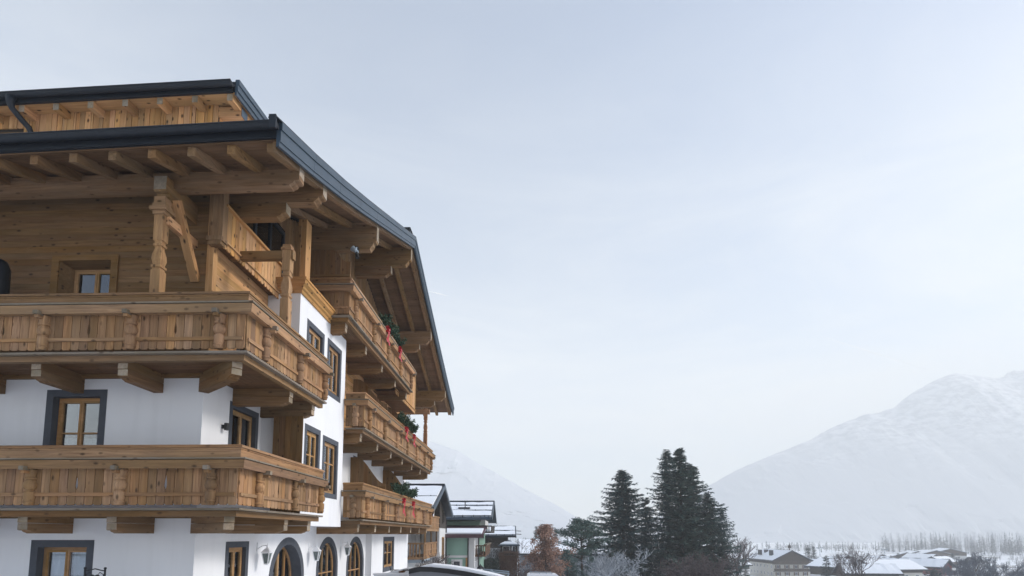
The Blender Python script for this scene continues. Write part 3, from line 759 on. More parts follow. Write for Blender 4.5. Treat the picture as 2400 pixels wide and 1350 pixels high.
# --- dormer above the eave
DOR = empty('dormer', parent=HOTEL)
ds = .10; dz0 = 9.93
def dt(y): return dz0 + ds * (y + .42)
mb = MB(); q = []
for xx in (XL - 1, .56):
    q += [Vector((xx, yy, dt(yy) - d + tz(xx))) for yy, d in ((-.42, .0), (-.42, .15), (6, .15), (6, 0))]
mb.add(q, [(0, 1, 2, 3), (7, 6, 5, 4), (0, 4, 5, 1), (1, 5, 6, 2), (2, 6, 7, 3), (3, 7, 4, 0)]); mb.build('roof_cover', METAL, DOR)
mb = MB(); q = []
for xx in (XL - 1, .52):
    q += [Vector((xx, yy, dt(yy) - d + tz(xx))) for yy, d in ((-.36, .203), (-.36, .23), (6, .23), (6, .203))]
mb.add(q, [(0, 1, 2, 3), (7, 6, 5, 4), (0, 4, 5, 1), (1, 5, 6, 2), (2, 6, 7, 3), (3, 7, 4, 0)]); mb.build('soffit', W_GOLD, DOR)
for (a, b, xo) in ((.0, .12, .07), (.12, .26, .045), (.26, .36, .02)):
    for (ya, yb) in ((-.40, 1.0), (1.0, 2.6), (2.6, 4.2)):
        mb = MB(); mb.prism([(ya, dt(ya) - a), (yb - .01, dt(yb) - a), (yb - .01, dt(yb) - b), (ya, dt(ya) - b)], 0, -xo - .02, 0, basis(Y, -X, Z, (.55, 0, 0))); mb.build('fascia_panel', METAL2, DOR)
gutter(DOR, -.50, 9.85, XL - 1, .54, .082, tz)
mb = MB(); q = []
for xx in (XL - 1, .50):
    q += [(xx, -.43, 9.88 + tz(xx)), (xx, -.43, 9.70 + tz(xx)), (xx, -.37, 9.70 + tz(xx)), (xx, -.37, 9.88 + tz(xx))]
mb.add(q, [(0, 1, 2, 3), (7, 6, 5, 4), (0, 4, 5, 1), (1, 5, 6, 2), (2, 6, 7, 3), (3, 7, 4, 0)]); mb.build('eave_board', METAL, DOR)
x = .42
while x > XL - 1:
    bar('rafter', (x, -.355, dt(-.36) - .31 + tz(x)), (x, .6, dt(.6) - .31 + tz(x)), .13, .16, W_GOLD, DOR)
    bar('rafter_end', (x, -.362, dt(-.36) - .31 + tz(x)), (x, -.357, dt(-.36) - .31 + tz(x)), .126, .156, W_END, DOR)
    x -= .78
bar('purlin', (-.3, .12, 9.50), (.50, .12, 9.50), .26, .22, W_GOLD, DOR); bar('purlin_cap', (.501, .12, 9.50), (.512, .12, 9.50), .25, .21, METAL2, DOR)
mb = MB(); mb.add([(XL, .03, 8.0), (-.03, .03, 8.0), (-.03, .03, 9.75), (XL, .03, 9.75)], [(0, 1, 2, 3)]); mb.add([(-.03, .03, 8.0), (-.03, 6, 8.), (-.03, 6, 10.3), (-.03, .03, 9.75)], [(0, 1, 2, 3)]); mb.build('backing', W_DARK, DOR)
x = -.02
while x > XL:
    w_ = RN.choice([.05, .07, .09, .12, .14, .15])
    zt = dt(0) - .23 + tz(x)
    if -5.6 < x - w_ / 2 < -4.46: vplank(DOR, W_GOLD, PL, X, -Y, x - w_ / 2, w_, 9.19, zt, .03 - RN.choice([0, .008]))
    else: vplank(DOR, W_GOLD, PL, X, -Y, x - w_ / 2, w_, 8.15, zt, .03 - RN.choice([0, .008]))
    x -= w_
y = .05
while y < 4.:
    vplank(DOR, W_GOLD, Vector((-.03, 0, 0)), Y, X, y + .06, .12, T(y) - .1, dt(y) - .24); y += .12
window(PL, X, Z, -Y, (-5.55, -4.5, 8.3, 9.14), 0, .03, 2, 1, .5, None, label='dormer window with dark panes')
mb = MB(); zg = 9.78 + tz(-4.5)
pts = [(-4.38, -.50, zg), (-4.38, -.50, zg - .14), (-4.37, -.47, zg - .22), (-4.30, -.30, zg - .36), (-4.24, -.16, zg - .46), (-4.21, -.12, zg - .58), (-4.21, -.12, zg - 1.35)]
mb.tube(pts, [.11, .075, .06, .06, .06, .06, .06], 12); mb.build('downpipe', METAL, DOR, smooth=True)

# --- chimney on the ridge
mb = MB(); mb.box(1.72, 2.1, 10.3, 10.75, 11.9, 12.52); mb.box(1.69, 2.13, 10.27, 10.78, 12.52, 12.56); mb.build('chimney', METAL, HOTEL)
# --- balconies
BALP = [(.05, .075), (.10, .09), (.115, .105), (.13, .088), (.15, .088), (.17, .10), (.30, .10), (.32, .07), (.34, .07), (.35, .085), (.37, .105), (.42, .12), (.46, .115), (.51, .085), (.53, .075), (.54, .10), (.57, .105), (.58, .085), (.60, .085), (.66, .105), (.72, .11)]
mbb = MB(); mbb.lathe(BALP, 12); ME_BAL = mbb.mesh('baluster', W_BALC, True)
try: ME_BAL.set_sharp_from_angle(angle=.6)
except Exception: pass
def ang(v): return Vector(v)
RAIL = [(.03, .745), (.19, .725), (.215, .885), (.03, .90)]
CAPB = [(-.02, .903), (.235, .898), (.24, .925), (-.02, .935)]
UPB = [(.0, .937), (.055, .937), (.06, 1.09), (.075, 1.10), (.075, 1.125), (.0, 1.125)]
TOPB = [(-.07, 1.128), (.10, 1.128), (.105, 1.165), (.06, 1.19), (-.07, 1.19)]
EDGE = [(-.30, -.045), (.095, -.045), (.10, -.005), (-.30, 0)]
JOIST = [(-.13, -.16), (-.01, -.16), (-.01, -.048), (-.13, -.048)]
def run(par, A, D, N, L, e0, e1, posts, pw, fz, mat=W_BALC, cuts=True):
    A = Vector(A); D = Vector(D); N = Vector(N); A = A + Z * fz
    n = max(1, round(L / pw)); w_ = L / n
    pc = set()
    for a, b in zip(posts, posts[1:]):
        pc.add(round((a + b) / 2 / w_))
    for i in range(n):
        kd = 'plain'
        if cuts:
            if i + 1 in pc: kd = 'rR'
            if i in pc: kd = 'lL'
            if kd == 'plain' and i + 2 in pc: kd = 'r'
            if kd == 'plain' and i - 1 in pc: kd = 'l'
            kd = {'rR': 'R', 'lL': 'L'}.get(kd, kd)
        vplank(par, mat, A, D, N, w_ * (i + .5), w_, .055, .95, .024, kd, .022)
    for nm, poly, mt in (('handrail', RAIL, mat), ('rail_cap', CAPB, W_GREY), ('upper_board', UPB, mat), ('top_rail', TOPB, mat), ('floor_edge', EDGE, W_GREY), ('edge_joist', JOIST, W_BEAM)):
        mould(nm, poly, A, D, N, L, e0, e1, mt, par)
    st = [0.] + list(posts) + [L]
    for a, b in zip(st, st[1:]):
        if b - a < .12: continue
        bar('batten', A + D * (a + .03) + N * .042 + Z * .255, A + D * (b - .03) + N * .042 + Z * .255, .035, .065, mat, par)
    for s in posts:
        put('baluster', ME_BAL, par, basis(Z, D, Z.cross(D), A + D * s + N * .045))
        bar('rail_arm', A + D * s + N * .05 + Z * .735, A + D * s + N * .285 + Z * .735, .095, .075, W_GREY, par)
        bar('rail_arm', A + D * s + N * .05 + Z * .668, A + D * s + N * .25 + Z * .668, .08, .055, mat, par)
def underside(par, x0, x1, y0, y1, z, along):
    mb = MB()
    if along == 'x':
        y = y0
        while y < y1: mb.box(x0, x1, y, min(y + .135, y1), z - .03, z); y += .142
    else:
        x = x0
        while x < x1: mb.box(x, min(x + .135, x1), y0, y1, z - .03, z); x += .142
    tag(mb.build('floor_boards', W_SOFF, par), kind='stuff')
def bracket(par, P, D, L, z0, z1):
    h = (z1 - z0 - .008) / 2; D = Vector(D)
    timber(par, 'bracket_beam', Vector(P) + Z * (z0 + h + .008), D, L, .2, h, W_BEAM, False)
    e = bar('end_face', Vector(P) + D * (L + .001) + Z * (z0 + h * 1.5 + .008), Vector(P) + D * (L + .007) + Z * (z0 + h * 1.5 + .008), .19, h - .01, W_END, par)
    timber(par, 'bracket_beam', Vector(P) + Z * z0, D, L - .01, .2, h, W_BEAM, True)
YF, XF = -1.25, 1.5
for fz, lab in ((.5, 'lower corner balcony with weathered boards'), (3.5, 'upper corner balcony with weathered boards')):
    B = empty('balcony', parent=HOTEL); B['label'] = lab
    posts = sorted([-XL + 1.02 - 1.735 * k for k in range(0, 8) if -XL + 1.02 - 1.735 * k > .2])
    run(B, (XL, YF, 0), X, -Y, XF - XL, 0, 1, posts, .171, fz)
    run(B, (XF, YF, 0), Y, X, 2.95 - YF, 1, 0, [.74, 2.48, 4.12], .171, fz)
    underside(B, XL, XF - .12, YF + .12, 0, fz - .05, 'x'); underside(B, .0, XF - .12, 0, 2.9, fz - .05, 'y')
    x = -.98
    while x > XL: bracket(B, (x, 0, 0), -Y, 1.10, fz - .475, fz - .075); x -= 1.74
    dg = Vector((1.30, -1.10, 0)).normalized(); bracket(B, Vector((.0, .0, 0)), dg, 1.68, fz - .475, fz - .075)
    bracket(B, (0, 1.28, 0), X, 1.35, fz - .475, fz - .075); bracket(B, (0, 2.66, 0), X, 1.35, fz - .475, fz - .075)
    bar('edge_beam', (XL, -.06, fz - .10), (0, -.06, fz - .10), .1, .12, W_BEAM, B)
# privacy boards beside the bay on the lower corner balcony
PS = empty('privacy_screen', parent=HOTEL)
for i in range(5): vplank(PS, W_LOG, Vector((0, 2.52, 0)), X, -Y, .47 + .155 * i, .155, .5, 3.03)
def screen(x0, x1, y, z0, ztop, mat=W_LOG, nn=8):
    S_ = empty('privacy_screen', parent=HOTEL); w_ = (x1 - x0) / nn
    for i in range(nn):
        zz = [ztop(x0 + w_ * (i + k)) for k in (.02, .5, .98)]
        h0 = z0; t = .03; a = w_ / 2 - .003
        poly = [(0, -a), (0, a), (zz[2] - h0, a), (zz[1] - h0, 0), (zz[0] - h0, -a)]
        M = basis(Z, Y, X, (x0 + w_ * (i + .5), y, h0))
        if M.determinant() < 0: M = basis(Z, -Y, X, (x0 + w_ * (i + .5), y, h0))
        pris('plank', poly, t, mat, S_, M)
    bar('batten', (x0, y - .03, z0 + 1.32), (x1, y - .03, z0 + 1.32), .03, .07, mat, S_)
def scurve(x0, x1, za, zb): return lambda x: za + (zb - za) * (.5 - .5 * math.cos(PI * min(1, max(0, (x - x0) / (x1 - x0)))))
screen(.03, 1.42, 10.0, .5, scurve(.25, 1.42, 3.0, 1.95)); screen(.03, 1.42, 14.9, .5, scurve(.25, 1.42, 3.05, 1.95))
screen(.05, 1.42, 10.0, 3.5, scurve(.2, 1.42, 6.1, 5.1), W_BEAM); screen(.05, 1.42, 14.9, 3.5, scurve(.2, 1.42, 6.1, 5.1), W_BEAM)
screen(.2, 1.5, 4.86, 6.6, lambda x: 8.75 if x < .95 else 8.75 - .38 * (.5 - .5 * math.cos(PI * min(1, (x - .95) / .4))), W_BEAM)
for fz, y0, y1, lab in ((.5, 6.58, 19.55, 'lowest long balcony on the gable front'), (3.5, 6.58, 19.55, 'middle long balcony on the gable front'), (6.6, 4.75, 13.85, 'top long balcony under the ridge')):
    B = empty('balcony', parent=HOTEL); B['label'] = lab
    run(B, (.92 if fz < 6 else .2, y0, 0), X, -Y, XF - (.92 if fz < 6 else .2), 0, 1, [.34] if fz < 6 else [], .145, fz)
    np_ = round((y1 - y0 - 1.2) / 2.14); sp = (y1 - y0 - .75) / np_
    run(B, (XF, y0, 0), Y, X, y1 - y0, 1, 1, [.55 + sp * k for k in range(np_ + 1)], .195, fz)
    run(B, (XF, y1, 0), -X, Y, XF, 1, 0, [], .17, fz, cuts=False)
    underside(B, .0, XF - .12, y0 + .12, y1 - .12, fz - .05, 'y')
    k = 0; y = y0 + .3
    while y < y1: bracket(B, (0, y, 0), X, 1.35, fz - .475, fz - .075); y += (y1 - y0 - .5) / round((y1 - y0) / 2.05)
# --- gallery posts that carry the roof
POSTP = [(0, .135), (.0, .135), (.62, .135)]
def carved_post(base, ztop, name='gallery_post'):
    x, y, z0 = base; H = ztop - z0
    prof = [(0, .175), (H * .50, .175), (H * .505, .14), (H * .52, .14), (H * .525, .18), (H * .545, .18), (H * .55, .13), (H * .60, .175), (H * .64, .165), (H * .70, .11), (H * .715, .11), (H * .72, .16), (H * .74, .16), (H * .745, .125), (H * .76, .125), (H * .77, .17), (H, .17)]
    prof = [(a, r * .78) for a, r in prof]; mb = MB(); mb.lathe(prof, 4); o = mb.build(name, W_BALC, HOTEL, basis(Z, X, Y, (x, y, z0))); return o
gp = carved_post((-.47, -1.0, 4.1), 6.42)
mb = MB()
for z0, z1, r in ((6.42, 6.50, .12), (6.50, 6.57, .165), (6.57, 6.65, .13), (6.65, 6.80, .11)): mb.box(-.47 - r, -.47 + r, -1.0 - r, -1.0 + r, z0, z1)
mb.build('capital', W_BALC, gp, gp.matrix_basis.inverted())
L = 1.12
timber(HOTEL, 'corbel_beam', (-.47, 0, 6.78), -Y, L, .26, .44, W_BEAM)
bar('corbel_block', (-.47, -.98, 7.22), (-.47, -.66, 7.22), .26, .06, W_BEAM, HOTEL)
bar('tie_beam', (-.36, -1.0, 6.34), (-.36, -.02, 6.34), .12, .17, W_GOLD, HOTEL)
bar('brace', (-.30, -.85, 6.86), (-.30, -.03, 5.50), .17, .13, W_GOLD, HOTEL)
gp2 = carved_post((1.4, .68, 4.1), 6.62)
bar('post_beam', (0, .68, 6.42), (1.55, .68, 6.42), .15, .19, W_BEAM, HOTEL)
mb = MB(); mb.box(1.28, 1.52, .56, .80, 6.52, 6.58); mb.box(1.31, 1.49, .59, .77, 6.58, 6.66); mb.build('post_cap', W_BALC, HOTEL)
gp2.data.materials[0] = W_BALC
gp3 = carved_post((1.4, 18.3, 4.1), 6.78); gp3.data.materials[0] = W_RED
bar('post_beam', (0, 18.3, 6.6), (1.62, 18.3, 6.6), .2, .24, W_RED, HOTEL)

# ------------------------------------------------------------------ small fittings on the hotel
def hot(o):                                   # place an own thing in the hotel's plan
    o.matrix_world = Matrix.Translation(O0) @ Matrix.Rotation(ROT, 4, 'Z') @ o.matrix_basis; return o
def lantern(x, y, z, label):
    P = hw(x, y, z); t = tag(empty('wall_lantern', P, ROT), label, 'lantern', 'white wall lanterns between the arches')
    mb = MB(); mb.box(0, .02, -.035, .035, .0, .22); mb.tube([(.01, 0, .06), (.12, 0, .13), (.22, 0, .15), (.26, 0, .12)], .013, 6); mb.tube([(.26, 0, .20), (.26, 0, .08)], .012, 6); mb.build('bracket', LANT, t)
    mb = MB()
    mb.lathe([(0, .155), (.015, .16), (.10, .07), (.12, .03), (.16, .012)], 4, 0, basis(Z, X, Y, (.26, 0, -.04))); mb.build('roof', LANT, t)
    mb = MB(); mb.lathe([(-.27, .062), (-.01, .125)], 4, 0, basis(Z, X, Y, (.26, 0, -.04))); mb.build('glass', LGLASS, t)
    mb = MB()
    for k in range(4):
        a = 2 * PI * (k + .5) / 4; mb.tube([(.26 + .13 * math.cos(a), .13 * math.sin(a), -.05), (.26 + .066 * math.cos(a), .066 * math.sin(a), -.31)], .012, 5)
    mb.lathe([(-.31, .02), (-.29, .075), (-.27, .075)], 4, 0, basis(Z, X, Y, (.26, 0, -.04))); mb.build('cage', LANT, t)
lantern(0, 2.75, -.42, 'white wall lantern left of the arched door')
lantern(0, 6.18, -.48, 'white wall lantern between the arched door and first arched window')
lantern(0, 9.25, -.42, 'white wall lantern between the two arched windows')
t = tag(empty('wall_lamp', hw(0, .8, 2.43), ROT), 'small black cylinder lamp on the white wall beside the corner window', 'lamp')
mb = MB(); mb.box(0, .05, -.03, .03, -.03, .05); mb.build('mount', BLACK, t)
mb = MB(); mb.lathe([(-.08, .05), (.08, .05)], 14, 0, basis(Z, X, Y, (.1, 0, .01))); mb.build('shade', BLACK, t)
t = tag(empty('floodlight', hw(1.66, 4.84, 8.72), ROT), 'twin floodlight with sensor under the roof beam', 'floodlight')
mb = MB(); mb.box(-.07, .07, -.07, .07, 0, .10); mb.build('mount', BLACK, t)
for s in (-1, 1):
    mb = MB(); mb.lathe([(0, .05), (.05, .07), (.16, .09), (.17, .085)], 12, 0, Matrix.Translation((.02, .05 * s, -.06)) @ Matrix.Rotation(.6 + .5 * s, 4, 'Z') @ Matrix.Rotation(.7, 4, 'Y') @ Matrix.Rotation(PI, 4, 'Z')); mb.build('spotlight', GREYM, t)
mb = MB(); mb.tube([(0, 0, 0), (.03, -.02, -.14), (.06, -.05, -.26)], [.03, .05, .06], 10); mb.build('sensor', BLACK, t)
def sprays(mb, c, ax, n, size, rnd, flatz=.7):
    for _ in range(n):
        d = Vector((rnd.gauss(0, 1), rnd.gauss(0, 1), rnd.gauss(.15, .8))).normalized()
        p = Vector(c) + Vector((rnd.gauss(0, ax[0]), rnd.gauss(0, ax[1]), rnd.gauss(0, ax[2])))
        s = d.cross(Vector((rnd.random() - .5, rnd.random() - .5, rnd.random() - .5))).normalized() * size * .16
        q = p + d * size
        mb.add([p - s * .4, p + d * size * .5 - s, q, p + d * size * .5 + s], [(0, 1, 2, 3)])
def greens(y0, y1, z, label, seed):
    rnd = random.Random(seed); t = tag(empty('fir_arrangement', hw(1.62, (y0 + y1) / 2, z), ROT), label, 'greenery', 'fir branches on the balcony rails')
    mb = MB(); L = (y1 - y0) / 2
    for k in range(26):
        yy = rnd.uniform(-L, L); top = .34 * (1 - (yy / L) ** 2 * .6)
        a = Vector((rnd.uniform(-.12, .1), yy, rnd.uniform(-.12, .04)))
        d = Vector((rnd.uniform(-.3, .55), rnd.uniform(-.6, .6), rnd.uniform(.0, 1.))).normalized()
        ln = rnd.uniform(.2, .42)
        for i in range(15):
            p = a + d * ln * i / 14
            sprays(mb, p, (.015, .015, .015), 5, .13, rnd)
    mb.build('fir_branches', foliage('garland_needles', (.02, .045, .026), (.06, .105, .06)) if 'GARL' not in globals() else GARL, t)
GARL = foliage('garland_needles', (.02, .045, .026), (.06, .105, .06))
greens(8.3, 10.9, 7.82, 'bushy fir branches tied on the rail of the top balcony', 1)
greens(11.5, 13.9, 4.78, 'dark fir branches tied on the rail of the middle balcony', 2)
greens(11.2, 14.4, 1.78, 'fir branches tied on the rail of the lowest balcony', 3)
def bow(x, y, z, label, tail=.55):
    t = tag(empty('ribbon_bow', hw(x, y, z), ROT), label, 'bow', 'red bows on the balcony rails'); t.scale = (.82, .82, .9)
    mb = MB()
    for s in (-1, 1):
        for k, (ln, up) in enumerate(((.24, .07), (.2, -.05))):
            q = []; n = 10
            for i in range(n + 1):
                a = 2 * PI * i / n; q.append((.03 * math.sin(a) + .03, s * ln * .5 * (1 - math.cos(a)), up * (1 - math.cos(a)) * .6 + .09 * math.sin(a) * .9))
            base = len(mb.v)
            for (a, b, c) in q: mb.v += [(a - .045, b, c), (a + .045, b, c)]
            for i in range(n): mb.f.append((base + 2 * i, base + 2 * i + 1, base + 2 * i + 3, base + 2 * i + 2)); mb.m.append(0)
    mb.build('loops', RED, t)
    mb = MB(); mb.lathe([(-.06, .03), (-.03, .07), (.03, .07), (.06, .03)], 10, 0, basis(Z, X, Y, (.06, 0, 0))); mb.build('knot', RED, t)
    for s in (-1, 1):
        mb = MB(); n = 8; base = 0
        for i in range(n + 1):
            f = i / n; w_ = .04 + .03 * f
            c = Vector((.05 + .03 * math.sin(f * 7 + s), s * (.02 + .09 * f), -tail * (1 if s > 0 else .85) * f))
            mb.v += [tuple(c + Vector((-.01, -w_, 0))), tuple(c + Vector((.02, w_, 0)))]
        for i in range(n): mb.f.append((2 * i, 2 * i + 1, 2 * i + 3, 2 * i + 2)); mb.m.append(0)
        mb.build('tail', RED, t)
bow(1.73, 8.55, 7.55, 'red ribbon bow at the near end of the top balcony greenery', .62)
bow(1.73, 10.55, 7.45, 'red ribbon bow at the far end of the top balcony greenery', .5)
bow(1.73, 12.05, 4.45, 'red ribbon bow at the near end of the middle balcony greenery', .55)
bow(1.73, 13.65, 4.42, 'red ribbon bow at the far end of the middle balcony greenery', .5)
bow(1.73, 11.8, 1.40, 'red ribbon bow at the near end of the lowest balcony greenery', .7)
bow(1.73, 13.75, 1.38, 'red ribbon bow at the far end of the lowest balcony greenery', .7)
t = tag(empty('covered_parasol', hw(-4.27, -.55, 3.62), ROT), 'dark blue covered parasol standing at the left end of the upper balcony', 'parasol')
mb = MB(); mb.lathe([(.7, .10), (.8, .2), (1.4, .24), (1.98, .23), (2.14, .17), (2.2, .05)], 14, 0, basis(Z, X, Y, (0, 0, 0))); mb.build('cover', METAL, t, smooth=True)
mb = MB(); mb.tube([(0, 0, .05), (0, 0, .75)], .03, 8); mb.lathe([(0, .28), (.06, .26), (.08, .06)], 14, 0, basis(Z, X, Y, (0, 0, 0))); mb.build('stand', BLACK, t)
# iron chair on the terrace
t = tag(empty('iron_chair', hw(-1.5, -.75, -1.75), ROT), 'black wrought iron chair with a heart shaped back under the lower balcony', 'chair')
mb = MB()
for s in (-1, 1):
    mb.tube([(.2 * s, .0, 0), (.2 * s, .0, 1.08)], .018, 8); mb.lathe([(0, .018), (.02, .028), (.04, .018)], 8, 0, basis(Z, X, Y, (.2 * s, 0, 1.08)))
mb.tube([(-.2, 0, 1.05), (-.12, 0, 1.06), (0, 0, 1.09), (.12, 0, 1.06), (.2, 0, 1.05)], .012, 6)
for s in (-1, 1):
    mb.tube([(.17 * s, 0, .82), (.17 * s, 0, .98), (.10 * s, 0, 1.02), (.05 * s, 0, .96), (.12 * s, 0, .9)], .009, 6)
mb.build('back_frame', BLACK, t)
mb = MB(); mb.prism([(-.13, .55), (.13, .55), (.15, .8), (.12, .93), (.05, .98), (0, .95), (-.05, .98), (-.12, .93), (-.15, .8)], -.02, .02); mb.build('back_pad', BLACK, t)
mb = MB(); mb.box(-.22, .22, -.44, .0, .43, .47); mb.build('seat', BLACK, t)
for s in (-1, 1):
    mb = MB(); mb.tube([(.2 * s, -.42, 0), (.2 * s, -.42, .43)], .018, 8); mb.build('leg', BLACK, t)
mb = MB(); mb.box(XL, .2, -3.2, -.0, -2.6, -1.75); te = mb.build('terrace', SNOW, None, Matrix.Translation(O0) @ Matrix.Rotation(ROT, 4, 'Z')); tag(te, kind='structure')

# ------------------------------------------------------------------ houses further on
def ebox(name, mat, par, *b):
    mb = MB(); mb.box(*b); return mb.build(name, mat, par)
def roof_pair(par, x0, x1, y0, y1, zE, zR, mat, snow=None, t=.22, gaps=0, near_only=False):
    ym = (y0 + y1) / 2
    for s, ye in ((0, y0), (1, y1)):
        mb = MB(); pl = [(ye, zE), (ym, zR), (ym, zR - t), (ye, zE - t)]
        mb.prism(pl, -x1, -x0, 0, MX); r = mb.build('roof', mat, par)
        if snow:
            k = snow if s == 0 else [(.06, .97)]
            for (a, b) in k:                       # bands of snow between the guards
                f = lambda q: (ye + (ym - ye) * q, zE + (zR - zE) * q)
                mb = MB(); (ya, za), (yb, zb) = f(a), f(b); nn = 14; h = .14
                base = 0; row = []
                for i in range(nn + 1):
                    xx = x0 + .12 + (x1 - x0 - .24) * i / nn
                    j0, j1 = RN.uniform(-.12, .12), RN.uniform(-.25, .25)
                    for (yy, zz, hh) in ((ya + j0 * .4, za, .0), (ya + j0 * .4, za, h), (yb + j1 * .8, zb + j1 * .25, h), (yb + j1 * .8, zb, .0)):
                        mb.v.append((xx, yy, zz + hh + .01))
                for i in range(nn):
                    q = 4 * i
                    for k2 in range(3): mb.f.append((q + k2, q + k2 + 1, q + k2 + 5, q + k2 + 4)); mb.m.append(0)
                mb.f.append((0, 1, 2, 3)); mb.m.append(0); mb.f.append((4 * nn + 3, 4 * nn + 2, 4 * nn + 1, 4 * nn)); mb.m.append(0)
                mb.build('snow', SNOW, r)
            for (a, b) in k:                       # snow guard pipe under each band
                yy, zz = ye + (ym - ye) * (a - .025), zE + (zR - zE) * (a - .025)
                mb = MB(); mb.tube([(x0 + .1, yy, zz + .13), (x1 - .1, yy, zz + .13)], .035, 6)
                x = x0 + .4
                while x < x1: mb.box(x - .03, x + .03, yy - .04, yy + .04, zz, zz + .2); x += 1.1
                mb.build('snow_guard', METAL, r)
        if mat is METAL2 or gaps:
            mb = MB(); x = x0 + .5
            while x < x1:
                mb.prism([(ye, zE), (ym, zR), (ym, zR + .04), (ye, zE + .04)], -x - .03, -x + .03, 0, MX); x += .85
            mb.build('standing_seam', METAL, r)
    mb = MB(); mb.bar((x0, ym, zR + .04), (x1, ym, zR + .04), .3, .12); mb.build('ridge_cap', METAL, par)
    for s, xx in ((0, x0), (1, x1)):                # verge boards
        mb = MB(); mb.prism([(y0, zE + .03), (ym, zR + .03), (y1, zE + .03), (y1, zE - .3), (ym, zR - .3), (y0, zE - .3)], -xx - .04, -xx + .04, 0, MX); mb.build('verge_board', METAL2, par)
def hwin(par, face, a, b, z0, z1, pos, fm=W_FRAME, gm=None, bar_=True, shut=None):
    """window on a face: face 'y-' at y=pos spanning x a..b, 'x+' at x=pos spanning y a..b, 'x-'"""
    U, N, P = {'y-': (X, -Y, Vector((0, pos, 0))), 'x+': (Y, X, Vector((pos, 0, 0))), 'x-': (Y, -X, Vector((pos, 0, 0)))}[face]
    mb = MB(); f = min(.09, (b - a) * .12); ring(mb, P, U, Z, N, (a, b, z0, z1), (a + f, b - f, z0 + f, z1 - f), -.03, .05)
    if bar_:
        m = (a + b) / 2; ring(mb, P, U, Z, N, (m - .04, m + .04, z0 + f, z1 - f), (m, m, z0 + f, z0 + f), -.0, .045)
    w = mb.build('window', fm, par)
    g_ = MB(); ring(g_, P, U, Z, N, (a + f, b - f, z0 + f, z1 - f), (a + f, a + f, z0 + f, z0 + f), .004, .02)
    q = [P + U * u + Z * v + N * .02 for u, v in ((a + f, z0 + f), (b - f, z0 + f), (b - f, z1 - f), (a + f, z1 - f))]
    g_ = MB(); g_.add(q, [(0, 1, 2, 3)]); g_.build('pane', gm or GLASS_D, w)
    if shut:
        for s in (-1, 1):
            c = a - .26 if s < 0 else b + .26
            mb = MB(); p = [P + U * uu + Z * vv + N * nn for uu in (c - .22, c + .22) for vv in (z0, z1) for nn in (.01, .05)]
            mb.add(p, [(0, 1, 3, 2), (4, 6, 7, 5), (0, 4, 5, 1), (2, 3, 7, 6), (0, 2, 6, 4), (1, 5, 7, 3)]); mb.build('shutter', shut, w)
    return w
def fence_balcony(par, x0, x1, y0, y1, z, h, mat, open_end=True):
    """balcony projecting from x0 to x1 (front at x1), along y0..y1"""
    b = ebox('balcony', mat, par, x0, x1, y0, y1, z - .16, z)
    ebox('rail', mat, b, x1 - .07, x1 + .07, y0 - .05, y1, z + h - .1, z + h + .02); ebox('rail', mat, b, x0, x1 - .07, y0 - .08, y0 + .06, z + h - .1, z + h + .02)
    y = y0
    nb = max(2, int((y1 - y0) / .19)); mb = MB(); 
    for i in range(nb): bar('slat', (x1, y0 + (y1 - y0) * (i + .5) / nb, z), (x1, y0 + (y1 - y0) * (i + .5) / nb, z + h - .1), .03, (y1 - y0) / nb * .86, mat, b, (0, 1, 0))
    for zz in (z + .12, z + h * .45): ebox('batten', mat, b, x1 + .016, x1 + .045, y0, y1, zz, zz + .06)
    x = x0 + .12
    while x < x1 - .1:
        bar('slat', (x, y0, z), (x, y0, z + h - .1), .05, .07, mat, b); x += .22
    return b
# guest house across the road, behind the viewer; it shows in the hotel windows
H0 = tag(empty('guest_house', (-9, -33, 0), math.radians(3)), 'white guest house across the road with wide dark eaves', 'house')
roof_pair(H0, -17, 14, -8, 8.6, 5.2, 8.2, METAL, [(.03, .96)])
mb = MB(); mb.prism([(-6.6, -3), (7.0, -3), (7.0, 5.1), (0.3, 7.6), (-6.6, 5.1)], -12.8, 15.8, 0, MX); mb.build('wall', OFFW, H0)
for k in range(8):
    for z0 in (-1.4, 2.3): 
        w_ = hwin(H0, 'y-', -14.6 + 3.6 * k, -13.3 + 3.6 * k, z0, z0 + 1.4, 0, W_FRAME); w_.matrix_basis = Matrix.Translation((0, 7.01, 0)) @ Matrix.Diagonal((1, -1, 1, 1))
ebox('balcony', W_BEAM, H0, -15, 12, 7.02, 8.1, 1.0, 2.0)
# dark timber gabled house right behind the hotel
H1 = tag(empty('gabled_house'), 'dark timber gabled house with snowy roof just behind the hotel', 'house')
roof_pair(H1, -15, -5.25, 38., 50.4, 1.8, 3.86, METAL, [(.05, .38), (.42, .86)])
mb = MB(); mb.prism([(39.4, -9), (50, -9), (50, 1.6), (44.2, 3.4), (39.4, 1.6)], 7.4, 15, 0, MX); mb.build('wall', OFFW, H1)
mb = MB(); mb.prism([(39.3, .9), (50.1, .9), (50.1, 1.62), (44.2, 3.55), (39.3, 1.62)], 7.36, 15.1, 0, MX); mb.build('gable_cladding', W_DARK, H1)
ebox('upper_cladding', W_DARK, H1, -15, -7.37, 39.33, 50.05, -1.2, 1.0)
ebox('stair_block', OFFW, H1, -7.39, -5.9, 46.4, 50.6, -9, .55)
mb = MB(); mb.prism([(46.35, .55), (50.65, .55), (50.65, 1.55), (46.35, 2.9)], 5.88, 7.39, 0, MX); mb.build('block_cladding', W_DARK, H1)
hwin(H1, 'x+', 48., 49., .95, 2.0, -5.87, W_DARK); hwin(H1, 'x+', 48., 49.3, -2.0, -.2, -5.89); hwin(H1, 'y-', -7.2, -6.6, -3.9, -2.4, 46.38)
